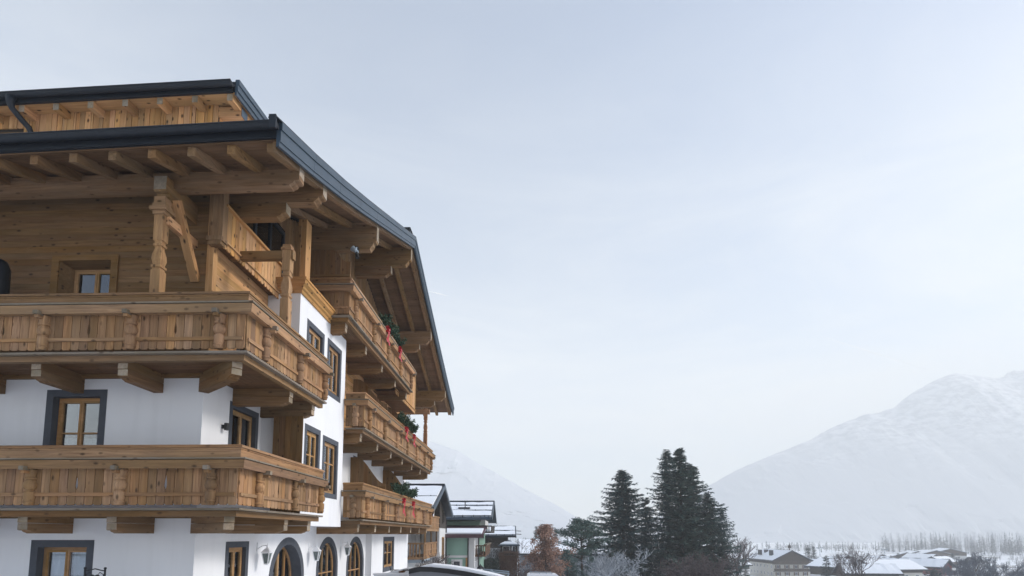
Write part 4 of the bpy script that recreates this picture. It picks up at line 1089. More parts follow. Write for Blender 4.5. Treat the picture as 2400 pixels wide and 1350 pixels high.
fence_balcony(H1, -7.38, -5.95, 39.6, 46.3, .42, 1.0, W_BALC); fence_balcony(H1, -7.38, -6.1, 39.5, 46.3, -1.55, .98, W_BALC)
for yy in (40., 43., 46.1): bar('post', (-6.1, yy, -1.5), (-6.1, yy, .3), .12, .12, W_BEAM, H1, (1, 0, 0))
for yy in (40.4, 42.2, 44.): hwin(H1, 'x+', yy, yy + 1.2, -1.45, .1, -7.33, LANT); 
for yy in (40.2, 43.2): hwin(H1, 'x+', yy, yy + 1., -4.4, -2.5, -7.36, W_FRAME)
ebox('awning_box', GREYM, H1, -7.38, -6.2, 40., 45.5, -1.95, -1.72)
mb = MB(); mb.tube([(-6.2, 40., -1.8), (-6.2, 45.6, -1.8)], .12, 10); mb.build('awning_roll', GREYM, H1, smooth=True)
mb = MB(); mb.tube([(-7.7, 39.25, 1.5), (-7.7, 39.25, -6)], .07, 8); mb.build('downpipe', GREYM, H1)
mb = MB(); mb.tube([(-5.85, 50.7, 1.3), (-5.85, 50.7, -8)], .06, 8); mb.build('downpipe', BLACK, H1)
mb = MB(); mb.lathe([(0, .02), (.08, .2), (.12, .28)], 12, 0, basis(X, Y, Z, (-5.9, 42., 1.6))); mb.build('satellite_dish', LANT, H1)
ebox('chimney', GREYM, H1, -6.6, -6.1, 47.6, 48.1, 2.5, 4.1); 
# pale green house
H2 = tag(empty('green_house'), 'pale green rendered house with snow banded metal roof', 'house')
roof_pair(H2, -13, -1.98, 56., 72., 1.68, 3.72, METAL2, [(.06, .33), (.38, .62), (.70, .86)], gaps=1)
mb = MB(); mb.prism([(58, -9), (70, -9), (70, 1.4), (64, 3.1), (58, 1.4)], 3.3, 13, 0, MX); mb.build('wall', GREEN, H2)
mb = MB(); mb.prism([(57.95, 1.35), (70.05, 1.35), (64, 3.25)], 3.22, 13.02, 0, MX); mb.build('gable_cladding', W_DARK, H2)
ebox('upper_wing', OFFW, H2, -3.35, -2.75, 58.5, 66, .6, 1.5)
ebox('lower_wing', GREEN, H2, -13, -3.42, 51.5, 58.1, -9, .1)
ebox('corner_strip', OFFW, H2, -3.95, -3.38, 51.46, 64, -9, .08); ebox('band', OFFW, H2, -13, -3.95, 51.42, 51.6, -2.05, -1.85)
mb = MB(); mb.prism([(50.4, .0), (57.9, .95), (57.9, .78), (50.4, -.17)], 2.55, 13, 0, MX); pr = mb.build('lean_to_roof', PURPLE, H2)
mb = MB(); mb.prism([(50.6, .04), (54.2, .50), (54.2, .62), (50.6, .18)], 2.7, 13, 0, MX); mb.build('snow', SNOW, pr)
ebox('eave_board', PURPLE, H2, -13, -2.5, 50.3, 50.42, -.28, .06)
hwin(H2, 'y-', -5.3, -4.6, -3.25, -2.3, 51.44, OFFW, bar_=False); 
s = MB(); ring(s, Vector((0, 51.47, 0)), X, Z, -Y, (-5.45, -4.45, -3.6, -2.2), (-5.3, -4.6, -3.25, -2.3), -.02, .03); s.build('window_surround', OFFW, H2)
for yy in (52.3, 54.6, 57., 60.): hwin(H2, 'x+', yy, yy + 1.5, -1.0, -.15, -3.37, LANT); hwin(H2, 'x+', yy, yy + 1.4, -4.4, -2.4, -3.37, LANT)
fence_balcony(H2, -3.4, -2.45, 52.5, 64., -1.85, .88, W_BROWN)
mb = MB(); mb.box(-2.6, -2.3, 52.6, 64, -.98, -.86); mb.build('flower_box', W_GREY, H2)
for k in range(6): ebox('porch_post', W_FRAME if k == 0 else W_DARK, H2, -4.15, -4.0, 51.3 + 2.2 * k * .01, 51.42 + 2.2 * k * .01, -9 + .001 * k, -2.06) if k == 0 else None
for xx in (-3.95, -3.0): 
    mb = MB(); mb.tube([(xx, 51.35, -.1), (xx, 51.35, -8)], .055, 8); mb.build('downpipe', BLACK, H2)
mb = MB(); mb.tube([(-4.95, 60., 2.8), (-4.95, 60., 3.5)], .05, 8); mb.box(-5.6, -4.4, 59.2, 60.4, 2.72, 2.86); mb.build('vent', METAL, H2)
fence_balcony(H2, -3.3, -2.1, 57., 68., .35, .55, W_DARK)
# third house
H3 = tag(empty('small_house'), 'dark house with two snow bands on its roof beyond the green house', 'house')
roof_pair(H3, -8, .55, 77., 91., -.15, 1.2, METAL, [(.06, .42), (.5, .92)])
mb = MB(); mb.prism([(78.3, -12), (90, -12), (90, -.4), (84, .8), (78.3, -.4)], .6, 8, 0, MX); mb.build('wall', W_DARK, H3)
ebox('white_wall', OFFW, H3, -4.5, -1.6, 77.6, 78.31, -9, -1.8)
for s in (.3, .75): mb = MB(); mb.tube([(.5, 77.5 + s * 4, -.2 + s), (1.3, 77.5 + s * 4, -.25 + s)], .05, 6); mb.build('purlin_end', W_DARK, H3)
mb = MB(); mb.lathe([(0, .05), (.1, .4), (.14, .5)], 12, 0, basis(X, Y, Z, (-2.1, 79, 1.6))); mb.build('satellite_dish', LANT, H3)
# garden pavilion
PV = tag(empty('garden_pavilion', (-.40, 74, 0)), 'small pavilion with pyramid roof and white framed windows behind the hedge', 'pavilion')
mb = MB(); mb.lathe([(0, 1.95), (.1, 1.98), (.75, .1)], 4, 0, basis(Z, X, Y, (0, 0, -1.45))); mb.build('roof', METAL2, PV)
mb = MB(); mb.lathe([(.14, 1.6), (.24, 1.55), (.50, .75)], 4, 0, basis(Z, X, Y, (0, 0, -1.36))); mb.build('snow', SNOW, PV)
for xx in (-.95, .28, .95): 
    for yy in (-.95, .95): bar('post', (xx, yy, -9), (xx, yy, -1.4), .22, .22, W_DARK, PV, (1, 0, 0))
ebox('parapet', W_DARK, PV, -.95, .95, -.95, .95, -9, -2.45)
for (a, b) in ((-.82, .15), (.42, .82)): hwin(PV, 'y-', a, b, -2.4, -1.45, -.98, LANT, bar_=False)
# long barn
BN = tag(empty('long_barn'), 'long dark barn under one smooth white snow roof', 'barn')
roof_pair(BN, 1.2, 19, 108, 126, -3.6, -.95, METAL, [(.0, .97)])
mb = MB(); mb.prism([(110, -16), (124, -16), (124, -3.9), (117, -1.5), (110, -3.9)], -18.6, -1.6, 0, MX); mb.build('wall', GREYW, BN)
x = 2.
while x < 18: bar('wall_panel', (x + .4, 109.97, -9), (x + .4, 109.97, -3.9), .05, .74, GREYW, BN, (1, 0, 0)); x += .8
# generic valley chalet: gable to the viewer or eave to the viewer
def chalet(label, px, py, Yd, W_, L_, rot, hE, hR, wallm, topm, ztop=None, nwin=3, floors=2, shut=None, bal=True, ov=1.1, snow=True, wood_h=2.2, cat='chalet'):
    """py is the picture row of the ridge; local x is the ridge direction, gable front at x = -L/2"""
    p = at(px, py, Yd); zr = p.z; zg = gz(Yd) - 1; R_ = empty('chalet', (p.x, Yd, 0), rot)
    tag(R_, label, cat)
    zE = zr - hR
    roof_pair(R_, -L_ / 2 - ov, L_ / 2 + ov, -W_ / 2 - ov, W_ / 2 + ov, zE, zr, METAL, [(.03, .96)] if snow else None, .25)
    sl = hR / (W_ / 2 + ov); zw = zE + sl * ov - .3
    mb = MB(); mb.prism([(-W_ / 2, zg), (W_ / 2, zg), (W_ / 2, zw), (0, zr - .35), (-W_ / 2, zw)], -L_ / 2, L_ / 2, 0, MX); mb.build('wall', wallm, R_)
    mb = MB(); mb.prism([(-W_ / 2 - .05, zw - wood_h), (W_ / 2 + .05, zw - wood_h), (W_ / 2 + .05, zw - .02), (0, zr - .36), (-W_ / 2 - .05, zw - .02)], -L_ / 2 - .05, L_ / 2 + .05, 0, MX); mb.build('timber_storey', topm, R_)
    for fl in range(floors):
        z0 = zw - wood_h - 2.5 - 2.7 * fl if wood_h > 0 else zw - 2.4 - 2.7 * fl
        for k in range(nwin):
            c = -W_ / 2 + W_ * (k + .5) / nwin
            hwin(R_, 'x-', c - .5, c + .5, z0 + .75, z0 + 2.05, -L_ / 2 - .01, LANT, shut=shut)
        for k in range(max(2, int(L_ / 3))):
            nn = max(2, int(L_ / 3)); c = -L_ / 2 + L_ * (k + .5) / nn
            hwin(R_, 'y-', c - .45, c + .45, z0 + .75, z0 + 2.05, -W_ / 2 - .01, LANT)
            w_ = hwin(R_, 'y-', c - .45, c + .45, z0 + .75, z0 + 2.05, 0, LANT); w_.matrix_basis = Matrix.Translation((0, W_ / 2 + .01, 0)) @ Matrix.Diagonal((1, -1, 1, 1))
    if wood_h > 1.5:
        for c in (-W_ * .2, W_ * .2): hwin(R_, 'x-', c - .9, c + .9, zw - wood_h + .2, zw - .1, -L_ / 2 - .06, W_BROWN)
    if bal:
        for fl in range(min(2, floors)):
            zb = zw - wood_h - .05 - 2.7 * fl
            b = ebox('balcony', topm, R_, -L_ / 2 - 1.1, -L_ / 2 - .06, -W_ / 2 - .2, W_ / 2 + .2, zb - .15, zb)
            nb = int(W_ / .9)
            for k in range(nb): ebox('board_panel', topm, b, -L_ / 2 - 1.13, -L_ / 2 - 1.07, -W_ / 2 - .2 + (W_ + .4) * k / nb + .02, -W_ / 2 - .2 + (W_ + .4) * (k + 1) / nb - .02, zb, zb + .9)
            ebox('rail', topm, b, -L_ / 2 - 1.18, -L_ / 2 - 1.02, -W_ / 2 - .25, W_ / 2 + .25, zb + .9, zb + 1.0)
    return R_, zr, zw
# rot: local -x (gable front) towards the viewer is rot = +90 deg; turned a little so that one flank shows
BIG, zr, zw = chalet('big chalet with a bell turret and three rows of balconies, gable towards the viewer', 1822, 1288, 233., 14., 22., math.radians(90), 3.2, 4.1, CREAM, W_UMBER, nwin=4, floors=2, shut=W_BROWN, wood_h=1.5, ov=1.4)
for (xx, yy) in ((-4.5, -3.6), (2.5, 5.2), (-5.5, 4.2), (4., 2.)): ebox('chimney', METAL, BIG, xx, xx + 1.3, yy, yy + 1.2, zr - 2.2, zr - .1)
mb = MB(); mb.tube([(-10.2, 0, zr), (-10.2, 0, zr + 1.1)], .16, 8); mb.lathe([(.6, .16), (.66, .55), (.75, .6), (1.4, .45), (1.42, .75), (1.52, .65), (1.9, .18), (2.6, .06), (3.0, .01)], 8, 0, basis(Z, X, Y, (-10.2, 0, zr + .2))); mb.build('bell_turret', W_DARK, BIG)
chalet('low dark chalet right of the big chalet', 1972, 1311, 165., 11., 12., math.radians(118), 2, 2.2, OFFW, W_DARK, nwin=3, floors=1, bal=False)
chalet('cream house with wine red shutters and long snow roof', 2072, 1311, 160., 11., 13., math.radians(8), 2, 2.6, CREAM, W_DARK, nwin=3, floors=1, shut=REDW, bal=False, wood_h=.9)
chalet('white and wine red house with wooden balcony gable', 2165, 1309, 172., 7.5, 11., math.radians(122), 2, 2.4, OFFW, REDW, nwin=2, floors=1, bal=True)
chalet('timber clad house with snow roof beside the cream house', 2118, 1309, 182., 7., 12., math.radians(112), 2, 2.0, OFFW, W_UMBER, nwin=2, floors=1, bal=False)
for i, (px, py, Yd, W_, L_, rot, lab) in enumerate(((2122, 1294, 330., 13, 15, 60, 'small hazy chalet, nearest of the far row'), (2140, 1291, 360., 13, 18, 70, 'hazy chalet behind the nearest of the far row'), (2178, 1289, 350., 16, 18, 75, 'wide hazy chalet in the middle of the far row'), (2215, 1285, 350., 15, 24, 65, 'tall hazy farmhouse at the edge of the wood'), (1694, 1298, 230., 9, 14, 15, 'small hazy house beside the big conifers'), (1708, 1309, 215., 8, 12, 25, 'low snowy house left of the big chalet'), (1922, 1304, 320., 12, 24, 8, 'long low snowy roof behind the twin spruces'), (2010, 1309, 240., 12, 26, 5, 'long hazy snow roof behind the bare tree'),
    (1958, 1304, 300., 10, 13, 80, 'small snow roofed house between the twin spruces and the cream house'), (2058, 1303, 290., 10, 14, 100, 'small gabled house peeping over the cream house roof'),
    (1700, 1305, 260., 10, 14, 70, 'hazy gabled house hidden half behind the big conifers'), (1760, 1300, 320., 11, 16, 10, 'long hazy roof left above the big chalet'), (1950, 1320, 190., 7, 9, 15, 'low snow covered shed roof right of the big chalet'),
    (2092, 1299, 340., 11, 14, 20, 'small hazy roof below the light mast'), (2245, 1297, 400., 11, 16, 40, 'faint house among the bushes at the edge of the wood'), (2030, 1322, 150., 7, 12, 170, 'small snowy garage roof in front of the cream house'),
    (1982, 1301, 360., 10, 13, 75, 'hazy dark gable behind the low dark chalet'), (2072, 1306, 270., 9, 12, 60, 'dark gabled house behind the cream house, left of the wine red one'),
    (2012, 1300, 400., 12, 16, 15, 'faint long roof below the tiny dark spruce'), (2160, 1298, 300., 10, 13, 110, 'small dark house behind the white and wine red house'),
    (2200, 1304, 260., 9, 12, 30, 'low dark house left of the tallest field tree'), (1930, 1311, 230., 8, 11, 100, 'dark gabled hut just right of the big chalet'))):
    chalet(lab, px, py, Yd, W_, L_, math.radians(rot), 2, 2.4, OFFW, W_UMBER, nwin=2, floors=1, bal=False, wood_h=1.6, ov=.9)

# ------------------------------------------------------------------ trees
def trunk(mb, x, y, z0, z1, r0, r1, seg=7, lean=(0, 0)):
    pts = []; n = 6
    for i in range(n + 1):
        f = i / n; pts.append((x + lean[0] * f + RN.uniform(-.04, .04), y + lean[1] * f, z0 + (z1 - z0) * f))
    mb.tube(pts, [r0 + (r1 - r0) * i / n for i in range(n + 1)], seg)
def conifer(px, pyt, Yd, R_, label, mat, seed, dens=1., bare=.08, sz=.55, step=.36, group=None, droop=.25, name='spruce_tree', shape=.70):
    rnd = random.Random(seed); p = at(px, pyt, Yd); zg = gz(Yd) - .3; H = p.z - zg
    t = tag(empty(name, (p.x, Yd, zg)), label, 'tree', group)
    mb = MB(); trunk(mb, 0, 0, 0, H * .985, .018 * H, .02); mb.build('trunk', BARK, t)
    mb = MB(); h = H * bare
    while h < H * .99:
        f = (h / H - bare) / (1 - bare); r = R_ * (1 - f) ** shape * rnd.uniform(.7, 1.12) + .12
        nb = rnd.choice([5, 6, 7]); a0 = rnd.random() * 7
        for k in range(nb):
            if rnd.random() < .10: continue
            az = a0 + 2 * PI * k / nb + rnd.uniform(-.35, .35); L = r * rnd.uniform(.6, 1.15)
            d = Vector((math.cos(az), math.sin(az), 0)); sd = Vector((-d.y, d.x, 0)); s = .04 * L; dr = droop * rnd.uniform(.5, 1.4)
            z0 = h + rnd.uniform(-.15, .15)
            mb.add([Vector((0, 0, z0)) - sd * .02, Vector((0, 0, z0)) + sd * .02, d * L * .9 + Z * (z0 - dr * L * .6)], [(0, 1, 2)])
            while s < L:
                q = s / L; c = d * s + Z * (z0 - dr * L * (q - .5 * q * q) + .12 * L * q ** 3)
                for _ in range(max(1, int(8 * dens))):
                    sg = rnd.choice((-1, 1)); out = (d * rnd.uniform(.3, 1) + sd * sg * rnd.uniform(.1, 1) + Z * rnd.uniform(-.55, .25)).normalized()
                    l = sz * rnd.uniform(.6, 1.2) * (1 - .35 * q); wv = out.cross(Z + sd * rnd.uniform(-.6, .6)).normalized() * l * .17
                    a = c + Vector((rnd.uniform(-.06, .06), rnd.uniform(-.06, .06), rnd.uniform(-.08, .04)))
                    mb.add([a, a + out * l * .5 - wv, a + out * l, a + out * l * .5 + wv], [(0, 1, 2, 3)])
                s += .26
        h += step * rnd.uniform(.8, 1.2) * (1 - .35 * f)
    mb.build('crown', mat, t)
    return t
BIGG = 'tall conifers in the middle of the valley view'
conifer(1458, 1101, 72, 8.4, 'broad dark fir standing left of the conifer clump', FIR, 1, 1.3, .05, .65, .38, BIGG, .30, 'fir_tree', .72)
conifer(1562, 1053, 76, 5.8, 'tall dark spruce with open left side in the conifer clump', FIR, 2, 1.0, .05, .6, .42, BIGG, .3)
conifer(1592, 1049, 70, 5.6, 'tallest bluish conifer at the front of the clump', FIR2, 3, 1.4, .04, .6, .38, BIGG, .15, 'fir_tree')
conifer(1618, 1085, 73, 6.3, 'dense pale green conifer at the clump centre', FIR2, 4, 1.3, .04, .6, .4, BIGG, .12, 'fir_tree')
conifer(1660, 1150, 72, 6.2, 'ragged spruce at the right edge of the conifer clump', FIR, 5, 1.0, .05, .6, .42, BIGG, .2)
conifer(1690, 1196, 75, 4.2, 'low ragged spruce at the far right of the conifer clump', FIR, 8, 1.0, .05, .55, .42, BIGG, .25)
conifer(1512, 1165, 78, 5.1, 'shorter dark spruce between fir and tall spruce', FIR, 6, 1.0, .05, .55, .42, BIGG, .2)
for i, (px, py, Yd, R_, lb) in enumerate(((1893, 1275, 252, 3.8, 'taller of the twin spruces beside the big chalet'), (1906, 1279, 252, 3.6, 'shorter of the twin spruces beside the big chalet'), (1936, 1302, 150, 2.4, 'frosted young spruce in front of the low chalet'), (2035, 1296, 300, 2.4, 'tiny dark spruce above the long roofs'), (1745, 1293, 190, 2.0, 'small spruce left of the big chalet'), (1962, 1298, 280, 3., 'dark spruce between the small roofs right of the big chalet'), (2105, 1296, 300, 3., 'dark spruce beside the far chalets'), (2232, 1296, 280, 3.4, 'dark spruce at the left edge of the bare field trees'), (1775, 1299, 260, 2.8, 'dark spruce behind the big chalet roof'), (1302, 1237, 190, 3.2, 'dark spruce top right of the brown tree'), (1257, 1231, 200, 3., 'dark spruce top left of the brown tree'), (1268, 1228, 205, 3., 'second dark spruce top left of the brown tree'))):
    conifer(px, py, Yd, R_, lb, FIRB, 20 + i, .6, .05, .8, .6, 'small conifers between the houses')
def pine(px, pyt, Yd, label, seed):
    rnd = random.Random(seed); p = at(px, pyt, Yd); zg = gz(Yd) - .3; H = p.z - zg
    t = tag(empty('pine_tree', (p.x, Yd, zg)), label, 'tree')
    mb = MB(); trunk(mb, 0, 0, 0, H * .95, .2, .06); cl = MB()
    for k in range(46):
        f = rnd.random() ** .8; h = H * (.50 + .48 * f); az = rnd.random() * 2 * PI; L = (2.9 * math.sin(PI * min(.97, .22 + .76 * f)) ** .8 + .2) * rnd.uniform(.5, 1.1)
        e = Vector((math.cos(az) * L, math.sin(az) * L, h + L * .16)); mb.tube([(0, 0, h - .35), tuple(e * .55 + Vector((0, 0, h * .42))), tuple(e)], [.06, .04, .015], 4, False)
        sprays(cl, e, (.34, .34, .16), 100, .32, rnd)
        sprays(cl, e * .72 + Vector((0, 0, h * .28)), (.3, .3, .14), 55, .3, rnd)
    mb.build('trunk', BARK, t); cl.build('crown', FIR2, t)
pine(1362, 1219, 66, 'round topped pine with open lower limbs', 4)
def leafcloud(px, pyt, Yd, W_, hfrac, label, mat, seed, n, size, name, cat='tree', group=None, twig=TWIG, zlow=None, stems=7):
    rnd = random.Random(seed); p = at(px, pyt, Yd); zg = gz(Yd) - .2; H = p.z - zg
    t = tag(empty(name, (p.x, Yd, zg)), label, cat, group); mb = MB(); tw = MB()
    for k in range(stems):
        az = rnd.random() * 7; r = W_ * rnd.uniform(.1, .7)
        tw.tube([(rnd.uniform(-.3, .3), rnd.uniform(-.3, .3), 0), (math.cos(az) * r * .4, math.sin(az) * r * .4, H * .45), (math.cos(az) * r * .7, math.sin(az) * r * .7, H * rnd.uniform(.7, .97))], [.07, .045, .012], 4, False)
    cl = [(Vector((rnd.gauss(0, W_ * .42), rnd.gauss(0, W_ * .42), 0)), rnd.random() ** 1.35) for _ in range(220)]
    for i in range(n):
        c, f = rnd.choice(cl); h = H * (hfrac + (1 - hfrac) * min(.99, f * .97 + rnd.gauss(0, .03)))
        q = (h / H - hfrac) / (1 - hfrac); sc = math.sin(PI * min(1, max(.0, .18 + .80 * q))) ** .7
        pos = Vector((c.x * sc + rnd.gauss(0, .22), c.y * sc + rnd.gauss(0, .22), h))
        a = Vector((rnd.gauss(0, 1), rnd.gauss(0, 1), rnd.gauss(0, 1))).normalized(); b = a.orthogonal().normalized(); s = size * rnd.uniform(.6, 1.3)
        mb.add([pos - a * s * .5, pos - b * s * .3, pos + a * s * .5, pos + b * s * .3], [(0, 1, 2, 3)])
    tw.build('stems', twig, t); mb.build('crown', mat, t); return t
leafcloud(1281, 1228, 58, 1.9, .12, 'bushy tree still full of dry orange brown leaves', BRLEAF, 5, 16000, .17, 'beech_tree')
leafcloud(1330, 1288, 62, 1.5, .0, 'dark evergreen bush right of the brown leaved tree', FIR, 6, 5000, .2, 'evergreen_bush', 'bush')
leafcloud(1388, 1302, 60, 1.6, .0, 'dark bush below the round topped pine', FIR, 16, 4500, .2, 'evergreen_bush', 'bush')
def hedge(x0, x1, y0, y1, z0, z1, mat, label, n, seed, size=.2):
    rnd = random.Random(seed); t = tag(empty('hedge', ((x0 + x1) / 2, (y0 + y1) / 2, z0)), label, 'hedge'); mb = MB(); w_, d_, h_ = (x1 - x0) / 2, (y1 - y0) / 2, z1 - z0
    mb.box(-w_ * .85, w_ * .85, -d_ * .85, d_ * .85, 0, h_ * .93); 
    for i in range(n):
        f = rnd.randrange(3); u, v = rnd.uniform(-1, 1), rnd.random()
        rr = 1 - max(0, v - .8) * .6
        pos = Vector((u * w_, -d_ * rr, v * h_)) if f == 0 else (Vector((rnd.choice((-1, 1)) * w_ * rr, u * d_, v * h_)) if f == 1 else Vector((u * w_ * .9, rnd.uniform(-1, 1) * d_ * .9, h_ * (1 - .06 * u * u))))
        pos += Vector((rnd.gauss(0, .07), rnd.gauss(0, .07), rnd.gauss(0, .07)))
        a = Vector((rnd.gauss(0, .6), rnd.gauss(0, .6), rnd.gauss(0, 1))).normalized(); b = a.orthogonal().normalized(); s = size * rnd.uniform(.6, 1.4)
        mb.add([pos - a * s * .6, pos - b * s * .12, pos + a * s * .6, pos + b * s * .12], [(0, 1, 2, 3)])
    mb.build('foliage', mat, t)
hedge(at(1173, 1, 70).x, at(1214, 1, 70).x, 69, 72, gz(70) - .2, at(1190, 1294, 70).z, HEDGE, 'clipped hedge with rusty brown top under the pavilion', 5000, 3)
hedge(at(1140, 1, 68).x, at(1172, 1, 68).x, 67, 70, gz(68) - .2, at(1150, 1312, 68).z, HEDGED, 'dark clipped hedge left of the rusty hedge', 3500, 4)
def bare(px, pyt, Yd, label, seed, mat=TWIG, spread=.5, depth=6, r0=.1, n0=5, name='bare_tree', cat='tree', group=None, lean=(0, 0), minr=.012, low=.05, length=.34):
    rnd = random.Random(seed); p = at(px, pyt, Yd); zg = gz(Yd) - .2; H = p.z - zg
    t = tag(empty(name, (p.x, Yd, zg)), label, cat, group); mb = MB(); tr = MB()
    def grow_(pos, d, L, r, dep):
        q = pos; pts = [q]; dd = d
        for k in range(3):
            dd = (dd + Vector((rnd.gauss(0, .12), rnd.gauss(0, .12), rnd.gauss(.03, .1)))).normalized(); q = q + dd * L / 3; pts.append(q)
        (tr if dep >= depth - 1 else mb).tube(pts, [max(minr, r), max(minr, r * .85), max(minr, r * .72), max(minr, r * .6)], 5 if dep > 2 else 3, False)
        if dep <= 0: return
        for _ in range(rnd.choice([2, 3, 3])):
            nd = (dd + Vector((rnd.gauss(0, spread), rnd.gauss(0, spread), rnd.gauss(.12, spread * .7)))).normalized()
            grow_(pts[rnd.choice([1, 2, 3, 3])], nd, L * rnd.uniform(.62, .88), r * .62, dep - 1)
    for k in range(n0):
        a = 2 * PI * k / n0 + rnd.random(); d = Vector((math.cos(a) * spread + lean[0], math.sin(a) * spread + lean[1], 1)).normalized()
        grow_(Vector((rnd.uniform(-.1, .1), rnd.uniform(-.1, .1), H * low if n0 > 1 else 0)), d, H * length * rnd.uniform(.8, 1.1), r0, depth)
    if n0 > 1: tr.tube([(0, 0, -.1), (0, 0, H * low + .1)], [r0 * 1.9, r0 * 1.6], 7)
    # fit the height
    zm = max(v[2] for v in mb.v); k = H / zm
    for m_ in (mb, tr): m_.v = [(v[0] * k, v[1] * k, v[2] * k) for v in m_.v]
    tr.build('trunk', BARK, t); mb.build('crown', mat, t); return t
bare(1440, 1275, 52, 'pale frosted shrub with fine arching twigs in front of the fir', 3, FROST, .62, 6, .06, 7, 'frosted_shrub', 'shrub', minr=.016)
bare(1648, 1287, 52, 'broad grey brown leafless shrub in front of the conifer clump', 5, TWIG, .7, 6, .06, 8, 'bare_shrub', 'shrub', minr=.015)
bare(1602, 1306, 54, 'low leafless shrub at the foot of the conifer clump', 6, TWIG, .7, 6, .05, 7, 'bare_shrub', 'shrub', minr=.015)
bare(1722, 1252, 95, 'leafless tree with one long leaning branch beside the conifers', 7, TWIG, .42, 5, .16, 4, lean=(.35, 0), minr=.02, low=.35, length=.3)
bare(2008, 1270, 100, 'leafless tree with upright whippy shoots in front of the cream house', 9, TWIG, .4, 5, .13, 5, minr=.02, low=.25, length=.36)
bare(1980, 1290, 104, 'smaller leafless tree left of the whippy tree', 10, TWIG, .45, 5, .1, 4, minr=.02, low=.2)
RT = 'leafless trees by the snowy field at lower right'
bare(2240, 1303, 140, 'spreading leafless tree left of the tallest field tree', 11, FARTW, .55, 6, .12, 5, group=RT, minr=.028, low=.25)
bare(2282, 1291, 135, 'tallest round crowned leafless tree by the snowy field', 12, FARTW, .5, 6, .15, 5, group=RT, minr=.03, low=.3, length=.28)
bare(2318, 1318, 120, 'low fine twigged tree right of the tallest field tree', 13, FARTW, .55, 6, .1, 6, group=RT, minr=.022, low=.1)
bare(2262, 1318, 118, 'dense dark leafless tree below the tallest field tree', 14, FARTW, .5, 6, .1, 6, group=RT, minr=.026, low=.1)
bare(2396, 1312, 125, 'leafless tree cut by the right edge of the picture', 15, FARTW, .55, 6, .1, 6, group=RT, minr=.022, low=.1)
leafcloud(2190, 1334, 125, 2.6, .0, 'dark evergreen bush in front of the white and wine red house', FIRB, 21, 3500, .4, 'evergreen_bush', 'bush')
bare(1028, 1288, 34, 'dark leafless climber bush in front of the gabled house', 17, TWIG, .6, 6, .03, 7, 'bare_shrub', 'shrub', minr=.009)
bare(1160, 1262, 72, 'grey leafless tree between green house and pavilion', 18, TWIG, .55, 6, .08, 5, minr=.018, low=.2)
bare(1237, 1318, 52, 'thin leafless shrub between the hedge and the brown tree', 19, TWIG, .6, 5, .03, 6, 'bare_shrub', 'shrub', minr=.012)
# far woods that read as one mass
def woods(name, x0, x1, y0, y1, hmin, hmax, n, seed, mat, conif=.4):
    rnd = random.Random(seed); mb = MB()
    for i in range(n):
        x, y = rnd.uniform(x0, x1), rnd.uniform(y0, y1); z = gz(y); H = rnd.uniform(hmin, hmax)
        if rnd.random() < conif:
            R_ = H * .17; mb.tube([(x, y, z), (x, y, z + H)], [.25, .03], 3, False)
            for k in range(70):
                f = rnd.random(); a = rnd.random() * 7; r = R_ * (1 - f) * rnd.uniform(.5, 1.1)
                c = Vector((x, y, z + H * (.08 + .92 * f))); e = c + Vector((math.cos(a) * r, math.sin(a) * r, -.12 * r)); s = Vector((-math.sin(a), math.cos(a), 0)) * (.25 * r + .15)
                mb.add([c, e - s, e - Vector((0, 0, .5)), e + s], [(0, 1, 2, 3)])
        else:
            mb.tube([(x, y, z), (x + rnd.gauss(0, .3), y, z + H)], [.13, .03], 3, False)
            for k in range(60):
                f = rnd.uniform(.15, 1); a = rnd.random() * 7; L = H * .16 * (1.15 - f) * rnd.uniform(.5, 1.3) + .6
                c = Vector((x, y, z + H * f * .97)); e = c + Vector((math.cos(a) * L, math.sin(a) * L, L * rnd.uniform(.4, 1.1)))
                w_ = Vector((.10, .10, 0)); mb.add([c - w_, c + w_, e], [(0, 1, 2)])
                for _ in range(5):
                    e2 = c + (e - c) * rnd.uniform(.4, 1) ; e3 = e2 + Vector((rnd.gauss(0, .6), rnd.gauss(0, .6), rnd.uniform(.3, 1.3))) * L * .5; mb.add([e2 - w_ * .7, e2 + w_ * .7, e3], [(0, 1, 2)])
    tag(mb.build(name, mat), kind='stuff')
woods('far_woods', 400, 640, 480, 640, 8, 22, 750, 3, FARTW, .2)
woods('far_woods', 60, 560, 560, 760, 5, 10, 420, 5, FARTW, .25)
woods('far_woods', -160, 120, 420, 620, 8, 17, 240, 7, FIRB, .8)
woods('hedgerow', 330, 560, 380, 420, 2, 4.5, 200, 9, FARTW, .0)
woods('hedgerow', 120, 330, 300, 330, 2, 6, 140, 11, FARTW, .1)
woods('garden_shrubs', 132, 215, 165, 235, 1.5, 4., 150, 13, FARTW, .2)

# ------------------------------------------------------------------ things along the bottom edge
# low building with a curved dark roof
SH = tag(empty('curved_roof_shed', (0, 0, 0)), 'low shed with curved dark roof edge carrying a ridge of snow', 'shed')
Ys = 20.5; crv = [(958, 1334), (985, 1328.5), (1010, 1329), (1050, 1333), (1090, 1339), (1130, 1347), (1165, 1355), (1230, 1375), (1330, 1395)]
pts = [(at(px, py, Ys).x, at(px, py, Ys).z) for px, py in crv]
mb = MB(); mb.prism(pts + [(x, z - .17) for x, z in reversed(pts)], Ys, Ys + 1.0); mb.build('roof_edge', BLACK, SH)
mb = MB(); sp = pts[1:]; mb.prism([(x, z + .0) for x, z in sp] + [(x, z + .012 + (.085 if 0 < i < len(sp) - 1 else 0)) for i, (x, z) in reversed(list(enumerate(sp)))], Ys + .06, Ys + .95); mb.build('snow', SNOW, SH)
mb = MB(); mb.prism([(x, z - .17) for x, z in pts] + [(pts[-1][0], -3.), (pts[0][0] + .08, -3.)], Ys + .05, Ys + .95); mb.build('wall', GREYW, SH)
